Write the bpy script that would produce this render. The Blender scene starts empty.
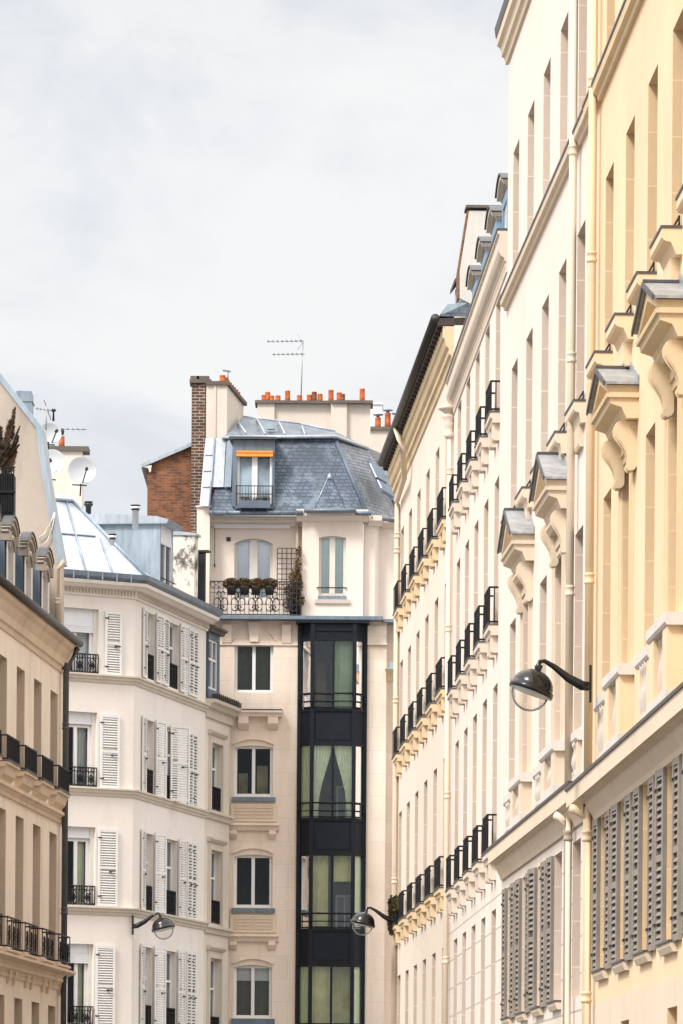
import bpy, bmesh, math, random
from mathutils import Vector, Matrix
random.seed(7)
SC = bpy.context.scene
COL = SC.collection
FPX, CX, HY, CAMZ, ROLL = 4500.0, 341.5, 1150.0, 1.6, 0.0075

# ------------------------------------------------------------------ geometry of the view (measuring only)
def ray(px, py):
    e = HY - py; x = px - CX
    return Vector(((x - ROLL * e) / FPX, 1.0, (e + ROLL * x) / FPX))
def WP(px, py, Y):
    r = ray(px, py) * Y
    return (r.x, r.y, r.z + CAMZ)

class Frame:
    """vertical facade plane: u runs right as seen from the street, o outwards, z up"""
    def __init__(s, O, A):
        s.O = Vector((O[0], O[1], 0)); s.A = A
        s.e = Vector((math.cos(A), math.sin(A), 0)); s.n = Vector((math.sin(A), -math.cos(A), 0))
    def uz(s, px, py, o=0.0):
        r = ray(px, py)
        t = (s.O.dot(s.n) + o) / r.dot(s.n)
        P = r * t
        return (P - s.O).dot(s.e), P.z + CAMZ
    def u(s, px, py, o=0.0): return s.uz(px, py, o)[0]
    def z(s, px, py, o=0.0): return s.uz(px, py, o)[1]
    def w(s, u, o=0.0, z=0.0):
        P = s.O + s.e * u + s.n * o
        return Vector((P.x, P.y, z))
def vp_frame(v, W, xref):
    d = (v - CX) / FPX; Z = FPX * W / (xref - v)
    O = (W + Z * d, Z)
    A = math.atan2(-1, -d) if W > 0 else math.atan2(1, d)
    return Frame(O, A), Z
WORLD = Frame((0, 0), 0.0)

# ------------------------------------------------------------------ mesh builder, coordinates (u, o, z)
class MB:
    def __init__(s, cx=0.0, co=0.0, cz=0.0): s.v = []; s.f = []; s.sm = []; s.c = (cx, co, cz)
    def add(s, vs, fs, smooth=False):
        n = len(s.v)
        for (a, b, c) in vs: s.v.append((a - s.c[0], -(b - s.c[1]), c - s.c[2]))
        for f in fs: s.f.append(tuple(n + i for i in f)); s.sm.append(smooth)
    def box(s, u0, u1, o0, o1, z0, z1):
        s.add([(u0,o0,z0),(u1,o0,z0),(u1,o1,z0),(u0,o1,z0),(u0,o0,z1),(u1,o0,z1),(u1,o1,z1),(u0,o1,z1)],
              [(0,1,2,3),(7,6,5,4),(0,4,5,1),(1,5,6,2),(2,6,7,3),(3,7,4,0)])
    def prof(s, u0, u1, pts):                 # (o,z) outline run along u
        n = len(pts)
        vs = [(u0, o, z) for o, z in pts] + [(u1, o, z) for o, z in pts]
        fs = [tuple(range(n)), tuple(range(2*n-1, n-1, -1))] + [(i, i+n, (i+1) % n + n, (i+1) % n) for i in range(n)]
        s.add(vs, fs)
    def plate(s, pts, o0, o1):                # (u,z) outline run along o
        n = len(pts)
        vs = [(u, o0, z) for u, z in pts] + [(u, o1, z) for u, z in pts]
        fs = [tuple(range(n)), tuple(range(2*n-1, n-1, -1))] + [(i, i+n, (i+1) % n + n, (i+1) % n) for i in range(n)]
        s.add(vs, fs)
    def slab(s, pts, o0, o1): s.plate(pts, o0, o1)
    def hexa(s, a, b):                         # two quads of 4 (u,o,z) points
        s.add(list(a) + list(b), [(0,1,2,3),(7,6,5,4),(0,4,5,1),(1,5,6,2),(2,6,7,3),(3,7,4,0)])
    def tube(s, path, r, n=8, cap=True):
        P = [Vector(p) for p in path]
        R = r if isinstance(r, (list, tuple)) else [r] * len(P)
        vs = []; 
        for i, p in enumerate(P):
            d = (P[min(i+1, len(P)-1)] - P[max(i-1, 0)]).normalized()
            a = Vector((0, 0, 1)) if abs(d.z) < .9 else Vector((1, 0, 0))
            x = d.cross(a).normalized(); y = d.cross(x)
            for k in range(n):
                t = 2 * math.pi * k / n
                q = p + (x * math.cos(t) + y * math.sin(t)) * R[i]
                vs.append(tuple(q))
        fs = [(i*n+k, i*n+(k+1) % n, (i+1)*n+(k+1) % n, (i+1)*n+k) for i in range(len(P)-1) for k in range(n)]
        if cap: fs += [tuple(range(n)), tuple(range((len(P)-1)*n, len(P)*n))]
        s.add(vs, fs, True)
    def lathe(s, c, prof, n=16, axis=None, flat=False):
        ax = Vector(axis or (0, 0, 1)).normalized()
        a = Vector((1, 0, 0)) if abs(ax.x) < .9 else Vector((0, 0, 1))
        x = (a - ax * a.dot(ax)).normalized(); y = ax.cross(x)
        vs = []
        for r, h in prof:
            for k in range(n):
                t = 2 * math.pi * k / n
                vs.append(tuple(Vector(c) + ax * h + (x * math.cos(t) + y * math.sin(t)) * r))
        m = len(prof)
        fs = [(i*n+k, i*n+(k+1) % n, (i+1)*n+(k+1) % n, (i+1)*n+k) for i in range(m-1) for k in range(n)]
        if prof[0][0] > 1e-4: fs.append(tuple(range(n)))
        if prof[-1][0] > 1e-4: fs.append(tuple(range((m-1)*n, m*n)))
        s.add(vs, fs, not flat)
    def wall(s, u0, u1, z0, z1, holes, o=0.0, dep=0.3, rv=None):
        us = sorted(set([u0, u1] + [a for h in holes for a in (h[0], h[1]) if u0 < a < u1]))
        zs = sorted(set([z0, z1] + [a for h in holes for a in (h[2], h[3]) if z0 < a < z1]))
        for i in range(len(us)-1):
            um = (us[i] + us[i+1]) / 2; k0 = None
            for j in range(len(zs)):
                solid = j < len(zs)-1 and not any(h[0] < um < h[1] and h[2] < (zs[j]+zs[j+1])/2 < h[3] for h in holes)
                if solid and k0 is None: k0 = zs[j]
                if not solid and k0 is not None:
                    s.add([(us[i],o,k0),(us[i+1],o,k0),(us[i+1],o,zs[j]),(us[i],o,zs[j])], [(0,1,2,3)]); k0 = None
        s_ = rv or s
        for h in holes:
            a, b, c, d = h[:4]; q = o - (h[4] if len(h) > 4 else dep)
            s_.add([(a,o,c),(a,q,c),(a,q,d),(a,o,d)], [(0,1,2,3)])
            s_.add([(b,o,c),(b,q,c),(b,q,d),(b,o,d)], [(0,1,2,3)])
            s_.add([(a,o,c),(b,o,c),(b,q,c),(a,q,c)], [(0,1,2,3)])
            s_.add([(a,o,d),(b,o,d),(b,q,d),(a,q,d)], [(0,1,2,3)])
    def body(s, u0, u1, z0, z1, dep, o=0.0):     # sides, back and top of a block behind a front wall
        q = o - dep
        s.add([(u0,o,z0),(u0,q,z0),(u0,q,z1),(u0,o,z1)], [(0,1,2,3)])
        s.add([(u1,o,z0),(u1,q,z0),(u1,q,z1),(u1,o,z1)], [(0,1,2,3)])
        s.add([(u0,q,z0),(u1,q,z0),(u1,q,z1),(u0,q,z1)], [(0,1,2,3)])
        s.add([(u0,o,z1),(u1,o,z1),(u1,q,z1),(u0,q,z1)], [(0,1,2,3)])
    def spandrel(s, u0, u1, zs, zt, o0, o1, n=12):   # fill between a segmental arch and the straight head
        c = (u0 + u1) / 2; hw = (u1 - u0) / 2; rise = zt - zs
        R = (hw*hw + rise*rise) / (2*rise)
        f = lambda u: zt - R + math.sqrt(max(0, R*R - (u-c)**2))
        for i in range(n):
            a = u0 + (u1-u0)*i/n; b = u0 + (u1-u0)*(i+1)/n
            za, zb = f(a), f(b); t = zt + .004
            s.hexa([(a,o0,za),(b,o0,zb),(b,o0,t),(a,o0,t)], [(a,o1,za),(b,o1,zb),(b,o1,t),(a,o1,t)])
    def arc(s, u0, u1, zs, zt, th, o0, o1, n=14):
        c = (u0 + u1) / 2; hw = (u1 - u0) / 2; rise = zt - zs
        R = (hw*hw + rise*rise) / (2*rise); zc = zt - R
        a0 = math.asin(hw / R)
        if rise > hw: a0 = math.pi - a0
        for i in range(n):
            t0 = -a0 + 2*a0*i/n; t1 = -a0 + 2*a0*(i+1)/n
            p = lambda t, r: (c + math.sin(t)*r, zc + math.cos(t)*r)
            q = [p(t0, R), p(t1, R), p(t1, R+th), p(t0, R+th)]
            s.hexa([(u, o0, z) for u, z in q], [(u, o1, z) for u, z in q])
    def mesh(s, name, mat):
        me = bpy.data.meshes.new(name)
        me.from_pydata(s.v, [], s.f)
        bm = bmesh.new(); bm.from_mesh(me)
        bmesh.ops.recalc_face_normals(bm, faces=bm.faces)
        bm.to_mesh(me); bm.free()
        me.polygons.foreach_set('use_smooth', [bool(x) for x in s.sm]) if len(me.polygons) == len(s.sm) else None
        me.materials.append(mat)
        return me

def tag(o, label=None, cat=None, group=None, kind=None):
    if label: o['label'] = label
    if cat: o['category'] = cat
    if group: o['group'] = group
    if kind: o['kind'] = kind
    return o
def thing(name, loc, label, cat, group=None):
    o = bpy.data.objects.new(name, None); o.empty_display_size = .3; COL.objects.link(o)
    o.location = loc; return tag(o, label, cat, group)
def link(name, me, parent=None, frame=None, u=0.0, o=0.0, z=0.0, rot=0.0):
    ob = bpy.data.objects.new(name, me); COL.objects.link(ob)
    if parent is not None: ob.parent = parent
    if frame is not None:
        P = frame.w(u, o, z)
        if parent is not None: P = P - parent.location
        ob.location = P; ob.rotation_euler = (0, 0, frame.A + rot)
    return ob
def part(name, mb, mat, parent, frame=None):
    """frame given: child of a root empty.  frame None: sub-part sharing its parent's coordinates"""
    return link(name, mb.mesh(name, mat), parent, frame)
CACHE = {}
def place(key, build, parent, frame, u, o, z, rot=0.0):
    if key not in CACHE: CACHE[key] = [(n, mb.mesh(n, m)) for n, mb, m in build()]
    L = CACHE[key]
    main = link(L[0][0], L[0][1], parent, frame, u, o, z, rot)
    for n, me in L[1:]: link(n, me, main)
    return main

# ------------------------------------------------------------------ materials
def mat_new(name):
    m = bpy.data.materials.new(name); m.use_nodes = True
    nt = m.node_tree; nt.nodes.clear()
    out = nt.nodes.new('ShaderNodeOutputMaterial'); b = nt.nodes.new('ShaderNodeBsdfPrincipled')
    nt.links.new(b.outputs[0], out.inputs[0])
    return m, nt, b
def N(nt, t, **k):
    n = nt.nodes.new(t)
    for a, v in k.items(): setattr(n, a, v)
    return n
def noise(nt, vec, scale, detail=4, rough=.6):
    n = N(nt, 'ShaderNodeTexNoise'); n.inputs['Scale'].default_value = scale
    n.inputs['Detail'].default_value = detail; n.inputs['Roughness'].default_value = rough
    nt.links.new(vec, n.inputs['Vector']); return n.outputs['Fac']
def mapping(nt, scale=(1,1,1), rot=(0,0,0), loc=(0,0,0)):
    t = N(nt, 'ShaderNodeTexCoord'); m = N(nt, 'ShaderNodeMapping')
    m.inputs['Scale'].default_value = scale; m.inputs['Rotation'].default_value = rot; m.inputs['Location'].default_value = loc
    nt.links.new(t.outputs['Object'], m.inputs['Vector']); return m.outputs[0]
def ramp(nt, fac, stops):
    r = N(nt, 'ShaderNodeValToRGB'); e = r.color_ramp.elements
    while len(e) < len(stops): e.new(.5)
    for i, (p, c) in enumerate(stops):
        e[i].position = p; e[i].color = (*c, 1) if len(c) == 3 else c
    nt.links.new(fac, r.inputs[0]); return r.outputs[0]
def mix(nt, fac, a, b, blend='MIX'):
    m = N(nt, 'ShaderNodeMix', data_type='RGBA', blend_type=blend)
    for s, v in ((m.inputs[0], fac), (m.inputs[6], a), (m.inputs[7], b)):
        if isinstance(v, (int, float)): s.default_value = v
        elif isinstance(v, tuple): s.default_value = (*v, 1)
        else: nt.links.new(v, s)
    return m.outputs[2]
def bump(nt, b, h, strength=.3, dist=.02):
    n = N(nt, 'ShaderNodeBump'); n.inputs['Strength'].default_value = strength; n.inputs['Distance'].default_value = dist
    nt.links.new(h, n.inputs['Height']); nt.links.new(n.outputs[0], b.inputs['Normal'])
def mul(c, k): return tuple(min(1, x*k) for x in c)
def brick_uz(nt, bw, bh, off=.5, mortar=.01, zoff=0.0):
    """brick pattern laid over (u+o, z)"""
    t = N(nt, 'ShaderNodeTexCoord'); sp = N(nt, 'ShaderNodeSeparateXYZ'); nt.links.new(t.outputs['Object'], sp.inputs[0])
    ad = N(nt, 'ShaderNodeMath', operation='ADD'); nt.links.new(sp.outputs[0], ad.inputs[0]); nt.links.new(sp.outputs[1], ad.inputs[1])
    az = N(nt, 'ShaderNodeMath', operation='ADD'); nt.links.new(sp.outputs[2], az.inputs[0]); az.inputs[1].default_value = 50 + zoff
    au = N(nt, 'ShaderNodeMath', operation='ADD'); nt.links.new(ad.outputs[0], au.inputs[0]); au.inputs[1].default_value = 60
    cb = N(nt, 'ShaderNodeCombineXYZ'); nt.links.new(au.outputs[0], cb.inputs[0]); nt.links.new(az.outputs[0], cb.inputs[1])
    br = N(nt, 'ShaderNodeTexBrick'); br.offset = off
    br.inputs['Scale'].default_value = 1; br.inputs['Brick Width'].default_value = bw; br.inputs['Row Height'].default_value = bh
    br.inputs['Mortar Size'].default_value = mortar; br.inputs['Mortar Smooth'].default_value = .1
    nt.links.new(cb.outputs[0], br.inputs['Vector']); return br
def plaster(name, col, var=.10, stain=None, stain_amt=.25, joints=None, rough=.9, jointcol=.75, zoff=0.0, seed=0.0):
    m, nt, b = mat_new(name)
    v = mapping(nt, (1,1,1), loc=(seed, seed, seed)); big = noise(nt, v, .55, 5, .6)
    c = ramp(nt, big, [(.3, mul(col, 1-var)), (.7, mul(col, 1+var*.5))])
    fine = noise(nt, mapping(nt, (1,1,1)), 9, 6, .7)
    c = mix(nt, .25, c, ramp(nt, fine, [(.3, mul(col, .82)), (.7, mul(col, 1.1))]))
    st = noise(nt, mapping(nt, (1.7, 1.7, .30), loc=(seed, 0, 3)), 1.1, 6, .62)
    stc = stain or mul(col, .62)
    f = ramp(nt, st, [(.50, (0,0,0)), (.82, (stain_amt,)*3)])
    c = mix(nt, f, c, stc)
    h = fine
    if joints:
        br = brick_uz(nt, joints[0], joints[1], mortar=joints[2] if len(joints) > 2 else .01, zoff=zoff)
        br.inputs['Color1'].default_value = (1,1,1,1); br.inputs['Color2'].default_value = (.93,.925,.915,1); br.inputs['Mortar'].default_value = (jointcol,)*3+(1,)
        c = mix(nt, 1.0, c, br.outputs['Color'], 'MULTIPLY')
    nt.links.new(c, b.inputs['Base Color']); b.inputs['Roughness'].default_value = rough
    b.inputs['Specular IOR Level'].default_value = .25
    bump(nt, b, h, .25, .01)
    return m
def simple(name, col, rough=.5, metal=0.0, var=.15, scale=6, spec=.5, bumps=.1):
    m, nt, b = mat_new(name)
    n = noise(nt, mapping(nt), scale, 5, .6)
    nt.links.new(ramp(nt, n, [(.25, mul(col, 1-var)), (.75, mul(col, 1+var))]), b.inputs['Base Color'])
    b.inputs['Roughness'].default_value = rough; b.inputs['Metallic'].default_value = metal
    b.inputs['Specular IOR Level'].default_value = spec
    if bumps: bump(nt, b, n, bumps, .01)
    return m
def zinc(name, col, rough=.42, streak=.3, metal=.35):
    m, nt, b = mat_new(name)
    n1 = noise(nt, mapping(nt, (1.2,1.2,.5)), 2.2, 6, .65); n2 = noise(nt, mapping(nt, (7,7,.8)), 1.5, 5, .6)
    c = ramp(nt, n1, [(.3, mul(col, 1-streak)), (.55, col), (.75, mul(col, 1+streak))])
    c = mix(nt, .35, c, ramp(nt, n2, [(.35, mul(col, .6)), (.65, mul(col, 1.25))]))
    nt.links.new(c, b.inputs['Base Color']); b.inputs['Roughness'].default_value = rough; b.inputs['Metallic'].default_value = metal
    bump(nt, b, n1, .12, .02)
    return m
def slate(name, c1, c2, moss, bw=.28, bh=.13):
    m, nt, b = mat_new(name)
    br = brick_uz(nt, bw, bh, mortar=.012)
    br.inputs['Color1'].default_value = (*c1, 1); br.inputs['Color2'].default_value = (*c2, 1); br.inputs['Mortar'].default_value = (*mul(c1, .35), 1)
    n = noise(nt, mapping(nt, (1,1,1)), 1.6, 7, .7)
    c = mix(nt, ramp(nt, n, [(.5, (0,0,0)), (.68, (.75,)*3)]), br.outputs['Color'], moss)
    n3 = noise(nt, mapping(nt, (1,1,1), loc=(7,3,2)), .9, 4, .6)
    c = mix(nt, ramp(nt, n3, [(.42, (0,0,0)), (.7, (.8,)*3)]), c, mul(c1, .45))
    nt.links.new(c, b.inputs['Base Color']); b.inputs['Roughness'].default_value = .5
    bump(nt, b, br.outputs['Fac'], -.5, .015)
    return m
def brick(name, c1, c2, mort, bw=.22, bh=.075, dark=None):
    m, nt, b = mat_new(name)
    br = brick_uz(nt, bw, bh, mortar=.011)
    br.inputs['Color1'].default_value = (*c1, 1); br.inputs['Color2'].default_value = (*c2, 1); br.inputs['Mortar'].default_value = (*mort, 1)
    n = noise(nt, mapping(nt, (1,1,1)), 2.5, 7, .7)
    c = mix(nt, ramp(nt, n, [(.45, (0,0,0)), (.7, (.7,)*3)]), br.outputs['Color'], dark or mul(c1, .4))
    n2 = noise(nt, mapping(nt, (4,4,13)), 1.2, 3, .6)
    c = mix(nt, .5, c, ramp(nt, n2, [(.3, (.45,.42,.4)), (.7, (1,1,1))]), 'MULTIPLY')
    nt.links.new(c, b.inputs['Base Color']); b.inputs['Roughness'].default_value = .9
    bump(nt, b, br.outputs['Fac'], -.5, .01)
    return m
def glass_opaque(name, col=(.02,.025,.03)):
    m, nt, b = mat_new(name)
    n = noise(nt, mapping(nt), 1.2, 3, .5)
    nt.links.new(ramp(nt, n, [(.35, mul(col, .5)), (.65, mul(col, 1.8))]), b.inputs['Base Color'])
    b.inputs['Roughness'].default_value = .06; b.inputs['Specular IOR Level'].default_value = .5
    return m
def glass_clear(name, refl=.10, tint=(.9,.95,.93), ior=1.45):
    m = bpy.data.materials.new(name); m.use_nodes = True; nt = m.node_tree; nt.nodes.clear()
    out = N(nt, 'ShaderNodeOutputMaterial'); tr = N(nt, 'ShaderNodeBsdfTransparent'); gl = N(nt, 'ShaderNodeBsdfGlossy')
    tr.inputs[0].default_value = (*tint, 1); gl.inputs['Roughness'].default_value = .03; gl.inputs[0].default_value = (.9,.95,1,1)
    mx = N(nt, 'ShaderNodeMixShader'); fr = N(nt, 'ShaderNodeFresnel'); fr.inputs[0].default_value = ior
    ad = N(nt, 'ShaderNodeMath', operation='ADD'); ad.inputs[1].default_value = refl; nt.links.new(fr.outputs[0], ad.inputs[0])
    # slight waviness of old panes
    bp = N(nt, 'ShaderNodeBump'); bp.inputs['Strength'].default_value = .08; bp.inputs['Distance'].default_value = .05
    nt.links.new(noise(nt, mapping(nt), 2.0, 2, .5), bp.inputs['Height']); nt.links.new(bp.outputs[0], gl.inputs['Normal'])
    nt.links.new(ad.outputs[0], mx.inputs[0]); nt.links.new(tr.outputs[0], mx.inputs[1]); nt.links.new(gl.outputs[0], mx.inputs[2]); nt.links.new(mx.outputs[0], out.inputs[0])
    return m
def leafmat(name, c1, c2, c3):
    m, nt, b = mat_new(name)
    n = noise(nt, mapping(nt), 9, 3, .6)
    nt.links.new(ramp(nt, n, [(.3, c1), (.5, c2), (.7, c3)]), b.inputs['Base Color']); b.inputs['Roughness'].default_value = .7
    return m

M = {}
M['cream_b1'] = plaster('plaster_warm_white', (.75,.665,.585), .07, stain_amt=.22)
M['cream_b1_joint'] = plaster('plaster_warm_white_coursed', (.73,.645,.57), .07, joints=(1.3,.46,.014), jointcol=.6, stain_amt=.3)
M['cream_b2'] = plaster('plaster_cream_white', (.755,.67,.59), .05, stain_amt=.25, seed=4)
M['cream_b2_joint'] = plaster('plaster_cream_coursed', (.76,.685,.60), .07, joints=(1.2,.5,.014), jointcol=.6, stain_amt=.3, seed=4)
M['cream_b3'] = plaster('plaster_cream_yellow', (.77,.675,.57), .05, stain_amt=.22, seed=8)
M['yellow'] = plaster('plaster_pale_yellow', (.78,.60,.395), .10, stain=(.62,.42,.22), stain_amt=.32, seed=12)
M['ochre'] = plaster('stone_ochre_trim', (.72,.56,.36), .12, stain_amt=.3)
M['trim_warm'] = plaster('stone_warm_trim', (.70,.58,.44), .08, stain_amt=.3, seed=2)
M['trim_b2'] = plaster('stone_cream_trim', (.68,.585,.485), .08, stain_amt=.35, seed=3)
M['baluster'] = plaster('baluster_stone_shaded', (.60,.53,.46), .15, stain=(.3,.25,.2), stain_amt=.6, seed=41)  # base darkened to paint in the shade of the balustrade recess
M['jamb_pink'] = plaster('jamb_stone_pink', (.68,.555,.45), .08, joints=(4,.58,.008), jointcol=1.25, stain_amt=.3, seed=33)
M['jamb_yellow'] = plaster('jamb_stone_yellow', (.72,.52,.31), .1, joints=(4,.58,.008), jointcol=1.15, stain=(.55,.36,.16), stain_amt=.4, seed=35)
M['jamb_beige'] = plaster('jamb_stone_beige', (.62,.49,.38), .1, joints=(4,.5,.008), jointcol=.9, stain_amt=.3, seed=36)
M['stone_pale'] = plaster('stone_pale_cap', (.66,.61,.56), .1, stain_amt=.35, seed=6)
M['beige'] = plaster('plaster_pink_beige', (.80,.685,.575), .12, stain=(.36,.24,.15), stain_amt=.45, seed=5)
M['beige_trim'] = plaster('stone_brown_beige', (.66,.52,.39), .14, stain=(.26,.17,.1), stain_amt=.5, seed=9)
M['gable_plaster'] = plaster('plaster_grey_beige', (.47,.40,.335), .16, stain=(.2,.15,.11), stain_amt=.55, seed=1)
M['cream_l2'] = plaster('plaster_off_white', (.77,.705,.645), .05, stain=(.42,.36,.3), stain_amt=.3, seed=15)
M['trim_l2'] = plaster('stone_trim_offwhite', (.60,.53,.44), .1, stain_amt=.45, seed=16)
M['cream_l3'] = plaster('plaster_worn_cream', (.70,.615,.52), .1, stain_amt=.5, seed=18)
M['stone_c'] = plaster('stone_ashlar', (.83,.70,.585), .10, joints=(1.5,.62,.006), jointcol=.80, stain=(.48,.34,.2), stain_amt=.45, seed=21, zoff=.2)
M['plaster_c'] = plaster('plaster_upper_cream', (.80,.70,.61), .05, stain_amt=.22, seed=22)
M['render_chim'] = plaster('render_chimney', (.68,.60,.51), .07, stain=(.4,.33,.28), stain_amt=.35, seed=24)
M['stained'] = plaster('plaster_soot_stained', (.66,.61,.53), .1, stain=(.06,.05,.045), stain_amt=.95, seed=27.5)
M['stained_white'] = plaster('render_flaking_white', (.68,.64,.58), .12, stain=(.35,.3,.25), stain_amt=.7, seed=31)
def sooty():
    m, nt, b = mat_new('soot_patched_plaster')
    n = noise(nt, mapping(nt, (1,1,.8), loc=(3,1,2)), 1.9, 8, .72)
    c = ramp(nt, n, [(.47, (.68,.63,.55)), (.53, (.22,.19,.16)), (.6, (.07,.06,.055))])
    nt.links.new(c, b.inputs['Base Color']); b.inputs['Roughness'].default_value = .9; return m
M['sooty'] = sooty()
M['cap_dark'] = plaster('weathered_cap', (.15,.125,.105), .25, stain_amt=.5)
M['zinc'] = zinc('zinc_pale_blue', (.30,.37,.44), .38)
M['zinc_roof'] = zinc('zinc_roof_white_blue', (.42,.455,.50), .42, .22, .12)
M['zinc_blue'] = zinc('zinc_painted_blue', (.34,.41,.465), .5, .25, .1)
M['zinc_old'] = zinc('zinc_weathered', (.17,.20,.235), .5, .5, .2)
M['dormer_blue'] = zinc('zinc_dormer_blue', (.20,.31,.43), .5, .25, .05)
M['zinc_slab'] = zinc('zinc_slab_blue', (.17,.215,.26), .5, .3, .1)
M['zinc_slate'] = zinc('zinc_slate_blue', (.15,.19,.23), .5, .25, .1)
M['zinc_dark'] = zinc('zinc_dark_edge', (.085,.085,.09), .5, .3, .3)
M['zinc_grey'] = zinc('zinc_grey_hood', (.36,.37,.38), .4, .45, .3)
M['lead'] = zinc('lead_slate_blue', (.12,.155,.205), .5, .3, .1)
M['slate'] = slate('slate_tiles', (.045,.07,.11), (.105,.145,.205), (.27,.32,.37), .17, .10)
M['slate_dark'] = slate('slate_tiles_dark', (.09,.115,.15), (.13,.16,.2), (.22,.25,.28))
M['slate_mossy'] = slate('slate_tiles_lichen', (.12,.14,.17), (.22,.24,.26), (.42,.40,.35), .17, .10)
M['brick_red'] = brick('brick_red', (.36,.125,.05), (.17,.06,.03), (.22,.15,.10), dark=(.05,.03,.02))
M['brick_brown'] = brick('brick_brown_chimney', (.15,.075,.045), (.07,.045,.035), (.46,.38,.3), .24, .085, dark=(.03,.025,.02))
M['terracotta'] = simple('terracotta', (.56,.14,.04), .8, var=.4, scale=9)
M['terracotta_dark'] = simple('terracotta_sooty', (.24,.09,.04), .85, var=.5, scale=12)
M['iron'] = simple('black_iron', (.010,.010,.012), .6, .0, .3, spec=.25)
M['iron_soft'] = simple('worn_iron', (.035,.035,.04), .5, .3, .4)
M['white_paint'] = simple('white_paint', (.74,.735,.72), .45, var=.05, scale=3)
M['white_metal'] = simple('white_enamel', (.70,.71,.73), .4, var=.06, scale=4)
M['offwhite_wood'] = simple('offwhite_joinery', (.66,.62,.56), .5, var=.06)
M['shutter_white'] = simple('white_shutter_paint', (.72,.71,.69), .5, var=.07, scale=2)
M['shutter_grey'] = simple('grey_shutter_paint', (.235,.205,.172), .6, var=.22, scale=3)
M['louvre_shade'] = simple('shutter_gap_shade', (.05,.047,.044), .8, var=.2)  # near-black tone of the shade painted between the slats
M['gutter_brown'] = simple('gutter_dark_brown', (.04,.034,.03), .5, .2, .3)
M['pipe_dark'] = simple('pipe_dark_grey', (.07,.072,.07), .5, .2, .25)
M['pipe_cream'] = plaster('pipe_paint_cream', (.74,.62,.48), .06, stain_amt=.3, rough=.6)
M['pipe_yellow'] = plaster('pipe_paint_yellow', (.74,.57,.38), .08, stain_amt=.3, rough=.6)
M['pipe_beige'] = plaster('pipe_paint_beige', (.5,.4,.3), .08, stain_amt=.4, rough=.6)
M['glass_dark'] = glass_opaque('glass_dark')
M['glass_blue'] = glass_opaque('glass_bluegrey', (.20,.25,.29))
M['glass_slate'] = glass_opaque('glass_slate_blue', (.05,.07,.095))
M['glass'] = glass_clear('glass_pane', -.01, (.97,.98,.98))
M['glass_bay'] = glass_clear('glass_bay', .035, (.93,.97,.92))
M['steel_navy'] = simple('steel_black_navy', (.006,.009,.015), .5, .0, .25, spec=.25)
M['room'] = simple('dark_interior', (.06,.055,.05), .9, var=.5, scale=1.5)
M['room_warm'] = simple('olive_reflection_interior', (.36,.35,.21), .9, var=.55, scale=1.8)  # room colour also carries the olive reflections seen in the bay glass
M['curtain'] = simple('white_voile', (.62,.66,.66), .9, var=.08)
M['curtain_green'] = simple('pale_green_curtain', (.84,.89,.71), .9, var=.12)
M['curtain_blue'] = simple('pale_blue_blind', (.74,.80,.85), .8, var=.04)
M['curtain_mint'] = simple('pale_mint_blind', (.60,.72,.71), .8, var=.08, scale=2)
M['reflection_olive'] = simple('olive_reflection', (.68,.64,.34), .9, var=.25, scale=2)  # painted reflection of the opposite facades, for sheets behind the bay glass
M['reflection_sage'] = simple('sage_reflection', (.40,.50,.36), .9, var=.3, scale=2)  # greener tone of the same painted reflection
M['net'] = simple('grey_green_net', (.12,.13,.105), .9, var=.15)
M['orange_blind'] = simple('orange_awning_cloth', (.75,.30,.05), .8, var=.2)
M['orange_dark'] = simple('red_orange_cloth', (.55,.1,.02), .8, var=.1)
M['dish'] = simple('dish_white', (.44,.45,.47), .45, var=.04)
M['lamp_black'] = simple('lamp_black_enamel', (.018,.017,.016), .22, .2, .3)
M['conifer'] = leafmat('conifer_foliage', (.025,.016,.01), (.08,.05,.025), (.17,.10,.05))
M['shrub'] = leafmat('climber_foliage', (.035,.03,.012), (.12,.075,.025), (.28,.12,.04))
M['flowers'] = leafmat('flower_foliage', (.02,.018,.01), (.07,.055,.02), (.30,.10,.03))
M['ivy'] = leafmat('ivy_foliage', (.04,.04,.018), (.10,.09,.035), (.20,.13,.05))
M['wood_dark'] = simple('dark_wood', (.05,.035,.025), .7, var=.3)
M['wardrobe'] = simple('brown_wardrobe', (.30,.20,.12), .7, var=.3, scale=2)
M['cable'] = simple('white_cable', (.7,.66,.58), .6)
M['lamp_glass'] = glass_clear('lamp_globe_glass', .04, (.97,.96,.94), 1.12)
M['asphalt'] = simple('asphalt', (.05,.05,.052), .85, var=.2, scale=4)
M['paving'] = simple('paving', (.17,.155,.14), .85, var=.15, scale=2)

# ------------------------------------------------------------------ shared kits
def win_kit(w, h, style='two', paint='white_paint', pane='glass_dark'):
    def b():
        f = MB(); t = .055 if pane != 'glass' else .08
        f.box(0, t, -.05, 0, 0, h); f.box(w-t, w, -.05, 0, 0, h)
        f.box(t, w-t, -.05, -.002, 0, t); f.box(t, w-t, -.05, -.002, h-t, h)
        if style in ('two', 'french', 'old'): f.box(w/2-.045, w/2+.045, -.045, .006, t, h-t)
        if style == 'french':
            for k in (1, 2, 3): f.box(t, w-t, -.04, -.008, h*k/4-.012, h*k/4+.012)
        if style == 'old':
            f.box(t, w-t, -.045, .004, h*.62, h*.62+.06)
        g = MB(); g.add([(t*.6,-.035,t*.6),(w-t*.6,-.035,t*.6),(w-t*.6,-.035,h-t*.6),(t*.6,-.035,h-t*.6)], [(0,1,2,3)])
        return [('window', f, M[paint]), ('pane', g, M[pane])]
    return b
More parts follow.
